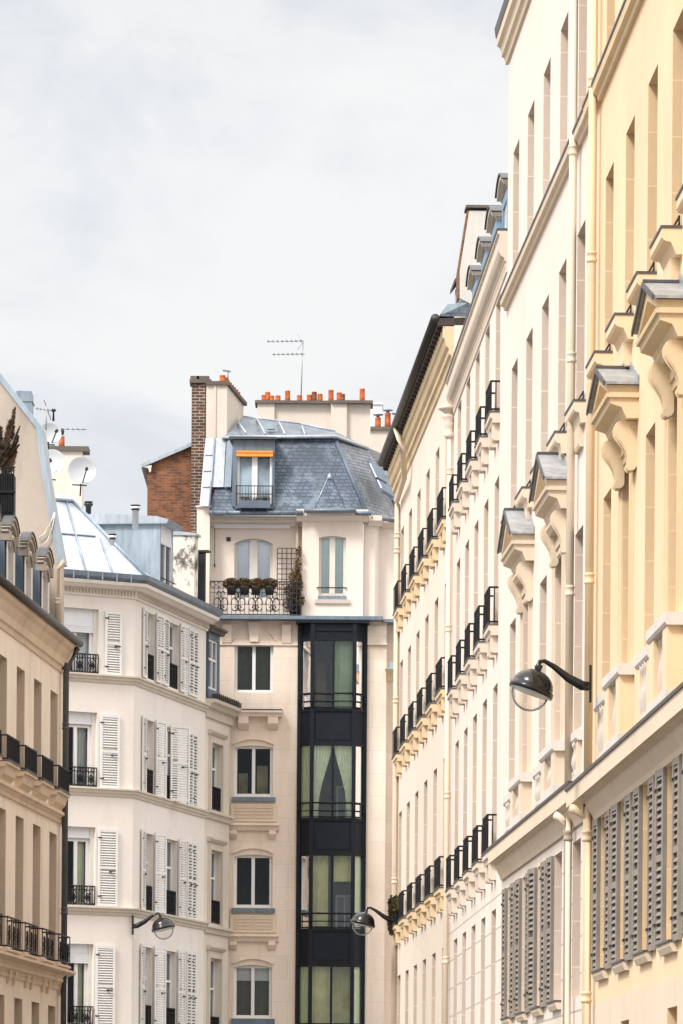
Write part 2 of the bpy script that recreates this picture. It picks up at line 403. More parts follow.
def put_window(root, F, u0, u1, z0, z1, dep=.3, style='two', paint='white_paint', pane='glass_dark', o=0.0):
    w, h = round(u1-u0, 2), round(z1-z0, 2)
    return place(('win', w, h, style, paint, pane), win_kit(w, h, style, paint, pane), root, F, u0, o-dep+.05, z0)
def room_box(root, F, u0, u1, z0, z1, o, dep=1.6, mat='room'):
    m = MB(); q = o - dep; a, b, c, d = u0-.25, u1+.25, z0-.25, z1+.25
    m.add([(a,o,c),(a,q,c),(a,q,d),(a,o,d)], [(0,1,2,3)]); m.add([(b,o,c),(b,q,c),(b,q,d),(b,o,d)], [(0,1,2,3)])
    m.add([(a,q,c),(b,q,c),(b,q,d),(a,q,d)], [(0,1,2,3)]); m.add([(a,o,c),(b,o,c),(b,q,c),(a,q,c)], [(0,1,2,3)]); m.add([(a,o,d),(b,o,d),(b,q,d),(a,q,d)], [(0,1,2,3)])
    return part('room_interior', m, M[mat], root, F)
def curtain_mb(u0, u1, z0, z1, o, folds=7, amp=.025, taper=0.0, side=0):
    m = MB(); n = folds*6; rows = 8; vs = []
    for j in range(rows+1):
        t = j/rows; z = z1 + (z0-z1)*t
        k = taper * math.sin(min(1, t*1.15)*math.pi/2)**1.5
        a, b = (u0, u1 - (u1-u0)*k) if side == 0 else (u0 + (u1-u0)*k, u1)
        for i in range(n+1):
            x = i/n
            vs.append((a+(b-a)*x, o + amp*math.sin(x*folds*2*math.pi + j*.15), z))
    fs = [(j*(n+1)+i, j*(n+1)+i+1, (j+1)*(n+1)+i+1, (j+1)*(n+1)+i) for j in range(rows) for i in range(n)]
    m.add(vs, fs, True); return m
def leaf_kit(w, h, slat=.065, paint='shutter_white', rails=(0, .5, 1), hooks=False):
    def b():
        m = MB(); s = .055 if paint != 'shutter_grey' else .085; t = .02
        m.box(0, s, -t, t, 0, h); m.box(w-s, w, -t, t, 0, h)
        for r in rails:
            z = r*h; z0 = max(0, min(h-.07, z-.035)); m.box(s, w-s, -t+.002, t-.002, z0, z0+.07)
        z = .09
        while z < h-.1:
            if not any(abs(z - r*h) < .06 for r in rails):
                b_ = -.018 if paint != 'shutter_grey' else -.004; m.hexa([(s,b_,z+.035),(w-s,b_,z+.035),(w-s,.016,z),(s,.016,z)], [(s,b_,z+.045),(w-s,b_,z+.045),(w-s,.016,z+.012),(s,.016,z+.012)])
            z += slat
        L = [('shutter', m, M[paint])]
        if paint == 'shutter_grey':
            q = MB(); q.box(s*.8, w-s*.8, -.012, -.006, .02, h-.02); L.append(('louvre_shade_sheet', q, M['louvre_shade']))  # dark sheet added so the gaps look shaded
        for z in (h*.12, h*.88):
            k = MB(); k.box(-.02, .09, t, t+.012, z, z+.03); L.append(('hinge', k, M['iron_soft']))
        if paint != 'shutter_grey':
            k = MB(); k.box(w*.55, w*.55+.05, t, t+.04, h*.44, h*.44+.04); k.tube([(w*.55+.02, t+.03, h*.45), (w*.55+.16, t+.04, h*.455)], .012, 5); L.append(('shutter_catch', k, M['iron_soft']))
        return L
    return b
def leaf(root, F, u, o, z0, z1, w, rot, paint='shutter_white', slat=.065):
    h = round(z1-z0, 2); w = round(w, 2)
    return place(('leaf', w, h, paint, slat), leaf_kit(w, h, slat, paint), root, F, u, o, z0, rot)
def rail_mb(w, h, out, style='bars', step=.09, r=.009):
    """railing: front w wide at o=out, sides back to wall"""
    m = MB(); t = .014
    for z in (0.03, h): m.box(0, w, out-t, out+t, z-t, z+t); m.box(-.001, .018, 0, out-t, z-t, z+t); m.box(w-.018, w+.001, 0, out-t, z-t, z+t)
    if style == 'open': step = .5
    n = max(2, int(round(w/step)))
    for i in range(n+1):
        u = w*i/n; m.box(u-r, u+r, out-r, out+r, .03, h)
    if out > .12: m.box(-r, r, out*.4, out*.4+2*r, .03, h); m.box(w-r, w+r, out*.4, out*.4+2*r, .03, h)
    if style in ('ring', 'ornate'):
        zb = h*.80; m.box(0, w, out-.008, out+.008, zb-.008, zb+.008)
        k = max(2, int(w/.16))
        for i in range(k):
            c = w*(i+.5)/k; rr = min(w/k*.42, (h-zb)*.42)
            m.tube([(c+rr*math.cos(a*math.pi/4), out, (zb+h)/2+rr*math.sin(a*math.pi/4)) for a in range(9)], .009, 4)
    if style in ('ornate', 'open'):
        k = max(2, int(w/(.27 if style == 'ornate' else .5))); zz = h*.42
        for i in range(k):
            c = w*(i+.5)/k
            for sgn in (-1, 1):
                for rr in (.10, .055):
                    m.tube([(c+sgn*rr*math.cos(a*math.pi/5)*.9, out, zz + sgn*rr*.6 + rr*1.25*math.sin(a*math.pi/5)) for a in range(11)], .012, 4)
            m.lathe((c, out, zz), [(0,-.03),(.035,0),(0,.03)], 6)
        m.box(0, w, out-.006, out+.006, h*.12-.006, h*.12+.006)
    return m
def balcony_kit(w, out, h, st=.13, mat='trim_b2', style='ring', edge=True, consoles=True, cd=.28):
    def b():
        s = MB()
        s.prof(0, w, [(0,-st),(out*.75,-st),(out*.8,-st*.6),(out,-st*.5),(out,0),(0,0)])
        if consoles:
            for a in (w*.06, w*.66):
                s.prof(a, a+w*.28, [(0,-st-cd),(out*.55,-st-cd),(out*.66,-st-cd+.03),(out*.7,-st-.001),(0,-st-.001)])
        L = [('balcony', s, M[mat])]
        if edge:
            e = MB(); e.box(-.012, w+.012, 0, out+.014, .001, .022); L.append(('zinc_edge', e, M['zinc_dark']))
        r = rail_mb(w*.96, h, out*.9, style); r.v = [(a+w*.02, b_, c+.02) for a, b_, c in r.v]
        L.append(('railing', r, M['iron'])); return L
    return b
def pipe(root, F, u, o, z0, z1, r=.06, mat='pipe_cream', collars=(), name='drainpipe', top=None):
    m = MB()
    path = [(u, o, z0), (u, o, z1)] + (top or [])
    m.tube(path, r, 12)
    for z in collars:
        m.lathe((u, o, z), [(r*.9,-.08),(r*1.22,-.07),(r*1.25,-.045),(r*1.08,-.03),(r*1.08,.02),(r*1.25,.03),(r*1.22,.05),(r*.9,.06)], 12)
    return part(name, m, M[mat], root, F)
def cornice(name, root, F, u0, u1, pts, mat): 
    m = MB(); m.prof(u0, u1, pts); return part(name, m, M[mat], root, F)

# ================================================================== plan: the facades
WB3 = 320/55.0
FB3, _ = vp_frame(125, WB3, 420)
def chain(xb, v_prev, W_prev, v): return (FPX*W_prev/(xb - v_prev)) * (xb - v) / FPX
XB32 = 453.5 - ROLL*750; WB2 = chain(XB32, 125, WB3, 180); FB2, _ = vp_frame(180, WB2, 480)
XB21 = 507.5 - ROLL*900; WB1 = chain(XB21, 180, WB2, 130); FB1, _ = vp_frame(130, WB1, 540)
XB1Y = 590 - ROLL*700; WY = chain(XB1Y, 130, WB1, 168); FY, _ = vp_frame(168, WY, 640)
FL1, _ = vp_frame(710, -13.2, 40)
# corner building: two faces meeting at the corner
xc = 133 - ROLL*350; Zc = 112.0
WF2 = -Zc*(1380-xc)/FPX; FF2, _ = vp_frame(1380, WF2, xc)
WF1 = -Zc*(8000-xc)/FPX; FF1, _ = vp_frame(8000, WF1, xc)
ZC = 121.8
FC = Frame((0, ZC), 0.0)

# ================================================================== ground
m = MB(); m.box(-400, 400, -600, 60, -.25, 0); g = part('ground', m, M['paving'], None); g['kind'] = 'structure'
m = MB(); m.add([(-1.2,-135,.02),(.9,-135,.02),(4.6,20,.02),(-9,20,.02)], [(0,1,2,3)]); g = part('road', m, M['asphalt'], None); g['kind'] = 'structure'

def root_at(name, F, u, label, cat='building', group=None):
    return thing(name, F.w(u, -2, 0), label, cat, group)
def front(name, root, F, u0, u1, bands, holes, top, dep=.3, body=9.0, jamb='jamb_pink'):
    """bands: [(z0,z1,mat)]"""
    for i, (a, b, mt) in enumerate(bands):
        m = MB()
        hs = [h for h in holes if h[2] < b and h[3] > a]
        hs = [(h[0], h[1], max(h[2], a), min(h[3], b)) + tuple(h[4:]) for h in hs]
        for_rv = MB(); m.wall(u0, u1, a, b, hs, 0, dep, for_rv)
        if i == 0: m.body(u0, u1, 0, top, body)
        wl = part('wall', m, M[mt], root, F)
    groups_ = {}
    for h in holes: groups_.setdefault((round(h[0],1)), []).append(h)
    for hs in groups_.values():
        for h in hs:
            rv = MB(); MB().wall(h[0]-.1, h[1]+.1, h[2], h[3], [h], 0, dep, rv); part('window_reveal', rv, M[jamb], root, F)

# ================================================================== building B1 (white, pediment windows)
R = root_at('apartment_building', FB1, 0, 'pale cream building with two zinc-roofed window hoods, directly left of the yellow ochre one')
F = FB1
near = [F.u(534.4, 99) + (i-1)*2.45 for i in range(5)]
uL = F.u(507.5, 250); uR = F.u(590, 450)
WW = 1.02
zS = F.z(537, 213, .11)-.19; zA0 = zS+.2; zA1 = F.z(534.4, 99)
zB1 = F.z(533.8, 324.5); zB0 = F.z(519, 507); zC1 = F.z(549.6, 570.7); zCap = F.z(532.7, 771.6)
zLed = F.z(576.7, 776, .22); zD1 = F.z(513.6, 884); zD0 = F.z(516, 1017)
zTop = F.z(507, 67)-.02
print('B1', [round(x,2) for x in (uL, uR, *near)], [round(x,2) for x in (zD0,zD1,zLed,zCap,zC1,zB0,zB1,zS,zA0,zA1,zTop)], 'chk', round(F.u(549.6,570.7)-near[2],2), round(F.z(585.5,521.6)-zC1,2), round(F.z(568.9,253.2)-zB1,2))
holes = []
def col_holes(near, rows, w):
    return [(n-w, n, a, b) for n in near for a, b in rows]
rowsB1 = [(zA0, zA1), (zB0, zB1), (zCap, zC1), (zD0, zD1)]
holes = col_holes(near[:4], rowsB1, WW) + [(near[4]-WW, min(near[4], uR-.08), a, b) for a, b in rowsB1]
front('wall', R, F, uL, uR, [(0, zLed-.3, 'cream_b1_joint'), (zLed-.3, zTop+.9, 'cream_b1')], holes, zTop+.9, .28)
for h in holes: put_window(R, F, h[0], h[1], h[2], h[3], .28, 'french')
# top cornice
cornice('cornice', R, F, uL-.14, uR, [(0,zTop),(.04,zTop),(.06,zTop+.1),(.10,zTop+.12),(.12,zTop+.24),(.17,zTop+.28),(.18,zTop+.40),(0,zTop+.40)], 'trim_warm')
cornice('gutter', R, F, uL-.16, uR, [(0,zTop+.402),(.19,zTop+.402),(.21,zTop+.54),(0,zTop+.54)], 'zinc_dark')
# string course with zinc top
def string(root, F, u0, u1, z, out=.12, h=.15, mat='trim_warm', edge=True):
    cornice('string_course', root, F, u0, u1, [(0,z),(out*.4,z),(out*.5,z+h*.35),(out*.9,z+h*.45),(out,z+h),(0,z+h)], mat)
    if edge: cornice('flashing', root, F, u0, u1, [(0,z+h+.001),(out+.012,z+h+.001),(out+.012,z+h+.035),(0,z+h+.05)], 'zinc_dark')
string(R, F, uL, uR, zS, .11, .15)
# sills of row B
def sill(root, F, u0, u1, z, out=.24, mat='trim_warm'):
    w = round(u1-u0, 2)
    def b():
        s = MB(); s.prof(0, w, [(0,-.26),(.06,-.26),(out*.55,-.14),(out*.9,-.12),(out,-.09),(out,0),(0,0)])
        s.prof(w*.2, w*.8, [(0,-.52),(out*.32,-.52),(out*.42,-.48),(out*.46,-.261),(0,-.261)])
        e = MB(); e.box(-.01, w+.01, 0, out+.012, .001, .028)
        r = MB()
        for z in (.06,.13): r.box(.05, w-.05, .02, .035, z-.01, z+.01)
        for u in (.05, w-.07): r.box(u, u+.02, .02, .035, .02, .14)
        return [('sill', s, M[mat]), ('zinc_edge', e, M['zinc_dark']), ('guard_rail', r, M['iron'])]
    return place(('sill', w, mat, out), b, root, F, u0, 0, z)
for n in near: sill(R, F, n-WW+.10, min(n+.22, uR-.02), zB0-.06, .15)
# pediments
def pediment(root, F, uc, zr, ze, out=.33, hw=1.02, mat='trim_warm', zwin0=0, zwin1=0, ww=1.0, du=0):
    rise = zr-ze
    def b():
        s = MB(); t = .06
        # horizontal cornice, tympanum, raking mouldings (all at uc=0, z relative to eave)
        s.prof(-hw*.93, hw*.93, [(0,-.36),(out*.35,-.36),(out*.5,-.24),(out*.82,-.20),(out*.88,-.08),(0,-.08)])
        s.plate([(-hw*.82,-.08),(hw*.82,-.08),(0,rise-.12)], 0, out*.35)
        s.prof(-hw*.96, hw*.96, [(0,-.135),(out*.93,-.135),(out*.95,-.10),(out*.93,-.082),(0,-.082)])
        for sg in (-1, 1):
            a = [(sg*hw*.94,-.085),(sg*hw*.94,0),(0,rise-.004),(0,rise-.15)]
            s.plate(a, out*.352, out*.9); s.plate([(sg*hw*.94,-.079),(sg*hw*.94,0),(0,rise-.004),(0,rise-.119),(sg*hw*.825,-.079)], 0, out*.351)
        z = MB()
        for sg in (-1, 1):
            z.hexa([(sg*hw,0,0),(0,0,rise),(0,0,rise+t*.5),(sg*hw,0,t*.5)], [(sg*hw,out,0),(0,out,rise),(0,out,rise+t*.5),(sg*hw,out,t*.5)])
        e = MB()
        for sg in (-1, 1):
            e.hexa([(sg*(hw+.012),out+.001,-.02),(0,out+.001,rise-.02),(0,out+.001,rise+t*.6),(sg*(hw+.012),out+.001,t*.6)], [(sg*(hw+.012),out+.022,-.02),(0,out+.022,rise-.02),(0,out+.022,rise+t*.6),(sg*(hw+.012),out+.022,t*.6)])
        e.box(-.02,.02,0,out+.01,rise+t*.5,rise+t*.5+.03)
        fl = MB()   # upstand flashing against the wall
        for sg in (-1, 1): fl.hexa([(sg*hw,0,t*.5),(0,0,rise+t*.5),(0,0,rise+.13),(sg*hw,0,.1)], [(sg*hw,.02,t*.5),(0,.02,rise+t*.5),(0,.02,rise+.13),(sg*hw,.02,.1)])
        return [('pediment', s, M[mat]), ('zinc_roof', z, M['zinc_grey']), ('zinc_edge', e, M['zinc_dark']), ('flashing', fl, M['zinc_grey'])]
    place(('ped', mat, out, hw, round(rise,2)), b, root, F, uc, 0, ze)
    # scroll consoles + architrave
    def sc():
        s = MB(); o = out*.62; pts = [(0,-.365)]
        pts += [(o*q, -.365+(zz+.365)*.80) for q, zz in ((.80,-.365),(.93,-.40),(1.0,-.47),(.97,-.55),(.84,-.62),(.66,-.69),(.50,-.77),(.41,-.86),(.38,-.93),(.44,-.955),(.47,-1.0),(.40,-1.04),(.25,-1.05),(.1,-1.03))] + [(0,-.86)]
        for c0 in (-.085, .065): s.prof(c0, c0+.02, [(q*1.07+.004, zz-.004) for q, zz in pts])
        s.prof(-.10, .10, pts)
        return [('console', s, M[mat])]
    for sg in (-1, 1): place(('scroll', mat, out), sc, root, F, uc+sg*hw*.68, 0, ze)
    h0 = zwin1+.02; w2 = ww/2
    def ar():
        s = MB()
        for d0, d1, p in ((.001,.10,.02),(.10,.21,.045),(.21,.30,.025)):
            s.box(-w2-d1, -w2-d0, 0, p, zwin0-h0, d0*.9); s.box(w2+d0, w2+d1, 0, p, zwin0-h0, d0*.9)
            s.box(-w2-d1, w2+d1, 0, p, d0*.9, d1*.9)
        s.prof(-w2-.10, w2+.10, [(.0,.272),(.12,.272),(.17,.33),(.17,.37),(0,.37)])
        return [('architrave', s, M[mat])]
    place(('arch', mat, round(ww,2), round(zwin0-zwin1,2)), ar, root, F, uc-du, 0, h0)
zpr = F.z(529.8, 510.7); zpe = F.z(536.4, 531.5)
for i, du in ((1,.08), (3,.32)): pediment(R, F, near[i]-WW/2+du, zpr, zpe, .34, 1.02, 'trim_warm', zCap, zC1-.0, WW, du)
# balustrades
def balustrade(root, F, u0, u1, z0, z1, out, mat='trim_warm', cap='stone_pale'):
    w, h = round(u1-u0, 2), round(z1-z0, 2)
    def b():
        s = MB(); pe = .24 if w < 1.4 else .42
        s.box(0, pe, 0, out, .201, h-.121); s.box(w-pe, w, 0, out, .201, h-.121)
        s.box(pe, w-pe, 0, max(.004,out*.2-.01), .201, h-.121)
        q = MB(); q.box(-.01, w+.01, 0, out+.014, 0, .2)
        c = MB(); c.prof(-.06, w+.06, [(0,h-.13),(out+.01,h-.13),(out+.03,h-.10),(out+.03,h),(0,h)])
        ba = MB(); n = max(2, int((w-2*pe)/.19)); hh = h-.12-.17
        for i in range(n):
            u = pe+(w-2*pe)*(i+.5)/n
            ba.lathe((u, out*.45, .17), [(.05,0),(.05,.04),(.028,.06),(.035,hh*.2),(.06,hh*.38),(.048,hh*.55),(.024,hh*.78),(.04,hh*.86),(.05,hh*.9),(.05,hh)], 10)
        return [('balustrade', s, M[mat]), ('plinth', q, M[cap]), ('coping', c, M[cap]), ('baluster', ba, M['baluster'])]
    place(('bal', w, h, round(out,2), mat), b, root, F, u0, 0, z0)
for i, n in enumerate(near):
    if i in (1, 3): balustrade(R, F, n-WW-.38, n+.38, zLed+.002, zCap, .15)
    else: balustrade(R, F, n-WW-.02, min(n+.02, uR-.02), zLed+.002, zCap-.05, .05)
# first-floor ledge
def ledge(root, F, u0, u1, z, out=.3, mat='trim_warm'):
    cornice('cornice', root, F, u0, u1, [(0,z-.46),(.03,z-.46),(.05,z-.40),(out*.45,z-.30),(out*.5,z-.24),(out*.8,z-.215),(out,z-.215),(out,z-.02),(0,z-.02)], mat)
    cornice('flashing', root, F, u0-.02, u1, [(0,z-.019),(out+.02,z-.019),(out+.025,z+.015),(0,z+.002)], 'zinc_dark')
ledge(R, F, uL-.03, uR, zLed, .22)
# shutters
def far_leaf(n, w, th, paint='shutter_grey', sl=.078, hz=(0,1)):
    t = math.radians(th); lw = .50
    leaf(R, F, n-w-.01-lw*math.cos(t), .024+lw*math.sin(t), hz[0], hz[1], lw, t, paint, sl)
def near_leaf(n, th, hz, sl=.078):
    t = math.radians(th); leaf(R, F, n+.01, .026+.48*math.sin(t), hz[0], hz[1], .48, t, 'shutter_grey', sl)
for i, n in enumerate(near[:4]):
    far_leaf(n, WW, (.5,2,6.5,2.5)[i], hz=(zD0, zD1))
    if i < 3: near_leaf(n, (1.5,.3,1.5)[i], (zD0, zD1))
def low_sill(root, F, u0, u1, z, mat='trim_warm'):
    m = MB(); m.prof(u0, u1, [(0,z-.1),(.05,z-.1),(.08,z-.04),(.08,z),(0,z)]); s = part('sill', m, M[mat], root, F)
    m = MB(); m.box(u0-.01, u1+.01, 0, .10, z+.001, z+.02); part('zinc_edge', m, M['zinc_dark'], s)
for n in near[:4]: low_sill(R, F, n-WW-.05, n+.05, zD0)
# drainpipe
uP1 = F.u(573.3, 130, .10)
pipe(R, F, uP1, .10, zLed+.01, zTop+.3, .05, 'pipe_cream', [F.z(573,150,.1), F.z(571.5,357,.1), F.z(570,590,.1), F.z(568,835,.1)])
pipe(R, F, uP1, .10, 0, F.z(568,815,.1)-.05, .05, 'pipe_cream', [F.z(568,835,.1), 2.5], top=[(uP1,.12,zLed-.42),(uP1-.05,.2,zLed-.33),(uP1-.08,.26,zLed-.30)])
for (x, y, o) in ((512,700,.0),(552,760,0)): pass

# ================================================================== building Y (yellow)
R = root_at('apartment_building', FY, 0, 'yellow ochre building at the right edge with large zinc window hoods and grey shutters')
F = FY
nY = [F.u(613.75, 163), F.u(633.4, 118)]; sp = (F.u(658, 61) - nY[0]) / 2
near = [nY[0] + i*sp for i in range(-0, 6)]
uL = F.u(590, 450); uR = near[-1] + 1.2
zS = F.z(591, 85, .12)-.22; zA1 = F.z(633.4, 118); zA0 = F.z(611.3, 349); zC1 = F.z(611.8, 486.6); zCap = F.z(633.5, 664)
zLed = F.z(640, 724, .26); zD1 = F.z(607.8, 813); zD0 = F.z(610, 969)
zE0 = zS + .25; zTop = zLed + 12.2
print('Y', round(sp,2), [round(x,2) for x in near], [round(x,2) for x in (zD0,zD1,zLed,zCap,zC1,zA0,zA1,zS)], 'chk', round(F.z(658,420)-zC1,2), round(F.z(659,265)-zA0,2))
rows = [(zE0, zE0+2.1), (zA0, zA1), (zCap, zC1), (zD0, zD1)]
WWY = .95
holes = col_holes(near, rows, WWY)
zG1 = F.z(676, 1006)
holes += [(near[k]-WWY+.15, near[k]+.1, 2.0, zG1) for k in (1, 3)]
front('wall', R, F, uL, uR, [(0, zD0-.35, 'trim_warm'), (zD0-.35, zTop, 'yellow')], holes, zTop, .28, jamb='jamb_yellow')
for h in holes: put_window(R, F, h[0], h[1], h[2], h[3], .28, 'french')
string(R, F, uL, uR, zS, .12, .18, 'ochre')
cornice('cornice', R, F, uL, uR, [(0,zTop-.4),(.1,zTop-.4),(.35,zTop-.1),(.35,zTop+.1),(0,zTop+.1)], 'ochre')
for n in near: sill(R, F, n-WWY-.06, n+.06, zA0-.08, .21, 'yellow')
zpr = F.z(632.7, 367.6); zpe = F.z(637.6, 383)
for i, du in ((1,.2), (3,.45), (5,.5)): pediment(R, F, near[i]-WWY/2+du, zpr, zpe-.05, .38, 1.0, 'ochre', zCap, zC1, WWY, du)
for i, n in enumerate(near):
    if i in (1, 3, 5): balustrade(R, F, n-WWY-.36, n+.36, zLed+.002, zCap, .16, 'yellow')
    else: balustrade(R, F, n-WWY-.1, n+.1, zLed+.002, zCap-.04, .06, 'yellow')
ledge(R, F, uL, uR, zLed, .26, 'trim_warm')
for i, n in enumerate(near):
    far_leaf(n, WWY, (1.5,3,2,3.5,2,3)[i], hz=(zD0, zD1)); near_leaf(n, (.5,2,1,1.5,.5,1)[i], (zD0, zD1))
    low_sill(R, F, n-WWY-.12, n+.12, zD0)
uP2 = F.u(592.7, 250, .09)
pipe(R, F, uP2, .10, zLed+.01, zTop-.3, .052, 'pipe_yellow', [F.z(593,82,.1), F.z(592.5,255,.1), F.z(591.5,575,.1)])
pipe(R, F, uP2, .10, 0, F.z(591,800,.1)-.02, .055, 'pipe_yellow', [F.z(590.5,833,.1), F.z(590,995,.1)], top=[(uP2,.13,zLed-.40),(uP2-.05,.24,zLed-.32),(uP2-.08,.3,zLed-.30)])
LAMP1 = (F, F.u(591.5, 684, .16), F.z(591.5, 684, .16))

# ================================================================== building B2
R = root_at('apartment_building', FB2, 0, 'cream building with pale arched blue dormers over its parapet and rows of small black balconies')
F = FB2
n0 = F.u(479.7, 349); near = [n0 + (2-i)*2.41 for i in range(5)]
uL = F.u(453.5, 400); uR = F.u(507.5, 250)
zr1 = F.z(479.7, 349)
slab = [F.z(493.2, 406.5, .14), F.z(493.2, 618, .14), F.z(491, 849, .14)]
wt = [zr1, F.z(476.8, 522), F.z(476, 714), F.z(472.9, 926)]
zpar = 15.45
print('B2', [round(x,2) for x in near], 'uLR', round(uL,2), round(uR,2), [round(x,2) for x in slab], [round(x,2) for x in wt], round(zpar,2))
rows = [(slab[0], wt[0]), (slab[1], wt[1]), (slab[2], wt[2]), (1.0, wt[3])]
holes = col_holes(near, rows, 1.0)
front('wall', R, F, uL, uR, [(0, slab[2]-.5, 'cream_b2_joint'), (slab[2]-.5, zpar-.2, 'cream_b2')], holes, zpar-.2, .26)
for h in holes: put_window(R, F, h[0], h[1], h[2], h[3], .26, 'french')
hs = [.46, .56, .56]
for k in range(3):
    for n in near:
        place(('balB2', k), balcony_kit(1.16, .15, hs[k], .16, 'trim_b2', 'ring', cd=.26), R, F, n-1.10, 0, slab[k])
z = zpar
cornice('cornice', R, F, uL, uR, [(0,z-.62),(.02,z-.62),(.03,z-.55),(.015,z-.53),(.015,z-.46),(.04,z-.45),(.05,z-.40),(.10,z-.37),(.13,z-.31),(.14,z-.27),(.12,z-.25),(.12,z-.05),(.15,z-.04),(.15,z),(0,z)], 'trim_b2')
cornice('flashing', R, F, uL-.02, uR, [(-.3,z+.001),(.165,z+.001),(.165,z+.04),(-.3,z+.05)], 'zinc_dark')
# small dentil blocks in the frieze
mb = MB(); u = uL+.1
while u < uR-.1: mb.box(u, u+.07, .016, .035, z-.525, z-.465); u += .14
mb.box(uL+.1, uR-.1, .0151, .0162, z-.525, z-.465); part('dentil_band', mb, M['trim_b2'], R, F)
# rain hopper and pipe
pu = F.u(449.5, 470, .07)
pipe(R, F, pu, .07, 0, F.z(449.5,418,.12), .05, 'pipe_cream', [F.z(449,465,.12), F.z(446,627,.12), F.z(444,795,.12), F.z(442.5,960,.12)])
mb = MB(); zh = F.z(449.5,418,.12); mb.lathe((pu,.08,zh), [(.058,-.25),(.09,-.22),(.09,-.17),(.065,-.15),(.075,-.05),(.10,.02),(.08,.05),(.13,.12),(.13,.17),(.09,.19),(.15,.25),(.2,.27),(.2,.32)], 12); part('rain_hopper', mb, M['trim_b2'], R, F)
# mansard
def ogf(F, u, px, py):
    P0 = F.w(u); r_ = ray(px, py); t = P0.dot(F.e)/r_.dot(F.e); Q = r_*t
    return (Q-P0).dot(F.n), Q.z+CAMZ
sl = [(-.06,z-.0),(-.12,z+.22),(-.24,z+.48),(-.34,z+.7)]
m = MB(); m.prof(uL+.02, uR-.02, [(-.05,z-.2)] + sl + [(-4.5,sl[-1][1]+.35),(-9,z-.2)]); part('roof', m, M['lead'], R, F)
m = MB(); m.prof(uL+.0, uL+.5, [(o_+.02, z_) for o_, z_ in sl] + [(o_-.03, z_-.02) for o_, z_ in sl[::-1]]); part('zinc_verge', m, M['zinc_blue'], R, F)
def dormer_kit(w=1.15, h=1.75, dep=1.0, hood='trim_b2', cheek='lead', face='zinc_blue'):
    def b():
        s = MB(); s.box(0, .16, -dep, 0, 0, h); s.box(w-.16, w, -dep, 0, 0, h); s.box(.16, w-.16, -dep, -.002, h-.15, h); s.box(.16, w-.16, -dep, -.002, 0, .2)
        r = MB(); r.arc(-.06, w+.06, h+.02, h+.20, .07, -dep, .08)
        r.spandrel(0, 1, 0, .01, 0, 0.001, 1) if False else None
        r.arc(0, w, h-.02, h+.15, .05, -dep, .02)
        c = MB(); c.arc(-.10, w+.10, h+.08, h+.275, .022, -dep, .11)
        f = MB(); f.box(.17, .23, -.08, -.03, .2, h-.15); f.box(w-.23, w-.17, -.08, -.03, .2, h-.15); f.box(w/2-.04, w/2+.04, -.08, -.025, .2, h-.15); f.box(.23,w-.23,-.08,-.032,.2,.27); f.box(.23,w-.23,-.08,-.032,h-.22,h-.15)
        g = MB(); g.box(.165, w-.165, -.075, -.07, .2, h-.15)
        return [('dormer', s, M[cheek]), ('dormer_hood', r, M[hood]), ('hood_flashing', c, M['zinc_dark']), ('casement', f, M['white_paint']), ('pane', g, M['glass_slate'])]
    return b
zd = F.z(503, 169.5, 0)
for i in range(4):
    place(('dormB2',), dormer_kit(1.2, 1.75, 1.0, 'trim_b2', 'dormer_blue'), R, F, near[i]-1.1, -.09, zd-1.75-.20)
# party wall with brick edge between B2 and B3
pwp = [ogf(F, uL-.2, x, y) for x, y in ((459,300),(459,273),(468.5,213))]
m = MB(); m.prof(uL-.45, uL+.0, pwp + [(-4.0, pwp[-1][1]+.05), (-4.0, z-.5)]); part('party_wall', m, M['stained_white'], R, F)
m = MB(); m.prof(uL-.47, uL-.0, [(o_+.035, z_) for o_, z_ in pwp] + [(o_+.001, z_) for o_, z_ in pwp[::-1]]); part('brick_edge', m, M['brick_red'], R, F)
m = MB(); m.box(uL-.5, uL+.04, -4.0, pwp[-1][0]+.06, pwp[-1][1]+.051, pwp[-1][1]+.10); part('coping', m, M['cap_dark'], R, F)

# ================================================================== building B3
R = root_at('apartment_building', FB3, 0, 'cream building under a deep dark eave with black balconies on yellow brackets')
F = FB3
n0 = F.u(429.7, 467.4); near = [n0 + (1-i)*2.70 for i in range(-1, 5)]
uR = F.u(453.5, 400); uL = F.u(396.3, 500)
wt = [F.z(429.7,467.4), F.z(427.6,615), F.z(426,780.7), F.z(422,961)]
rt = [F.z(434.5,508,.1), F.z(426.2,684,.1), F.z(426.7,871,.1)]
slab = [a-.55 for a in rt]
print('B3', [round(x,2) for x in near], 'uLR', round(uL,2), round(uR,2), [round(x,2) for x in slab], [round(x,2) for x in wt])
rows = [(slab[0], wt[0]), (slab[1], wt[1]), (slab[2], wt[2]), (1.0, wt[3])]
holes = col_holes(near, rows, 1.0)
ze = F.z(388, 439.5, .36)     # eave outer edge
ztop = ze - .0
front('wall', R, F, uL, uR, [(0, ztop, 'cream_b3')], holes, ztop, .24)
for h in holes: put_window(R, F, h[0], h[1], h[2], h[3], .24, 'french')
for k in range(3):
    for n in near:
        place(('balB3',), balcony_kit(1.5, .13, .55, .15, 'ochre', 'ring', cd=.24), R, F, n-1.47, 0, slab[k])
z = ze
cornice('cornice', R, F, uL, uR, [(0,z-.85),(.03,z-.84),(.05,z-.72),(.09,z-.70),(.09,z-.6),(.14,z-.55),(.17,z-.42),(.2,z-.4),(.2,z-.2),(0,z-.2)], 'ochre')
m = MB(); m.prof(uL-.05, uR-.0, [(-.4,z-.17),(.30,z-.19),(.30,z-.06),(-.4,z-.02)]); part('eave', m, M['wood_dark'], R, F)
mb = MB(); u = uL+.2
while u < uR: mb.box(u, u+.08, .18, .29, z-.25, z-.192); u += .45
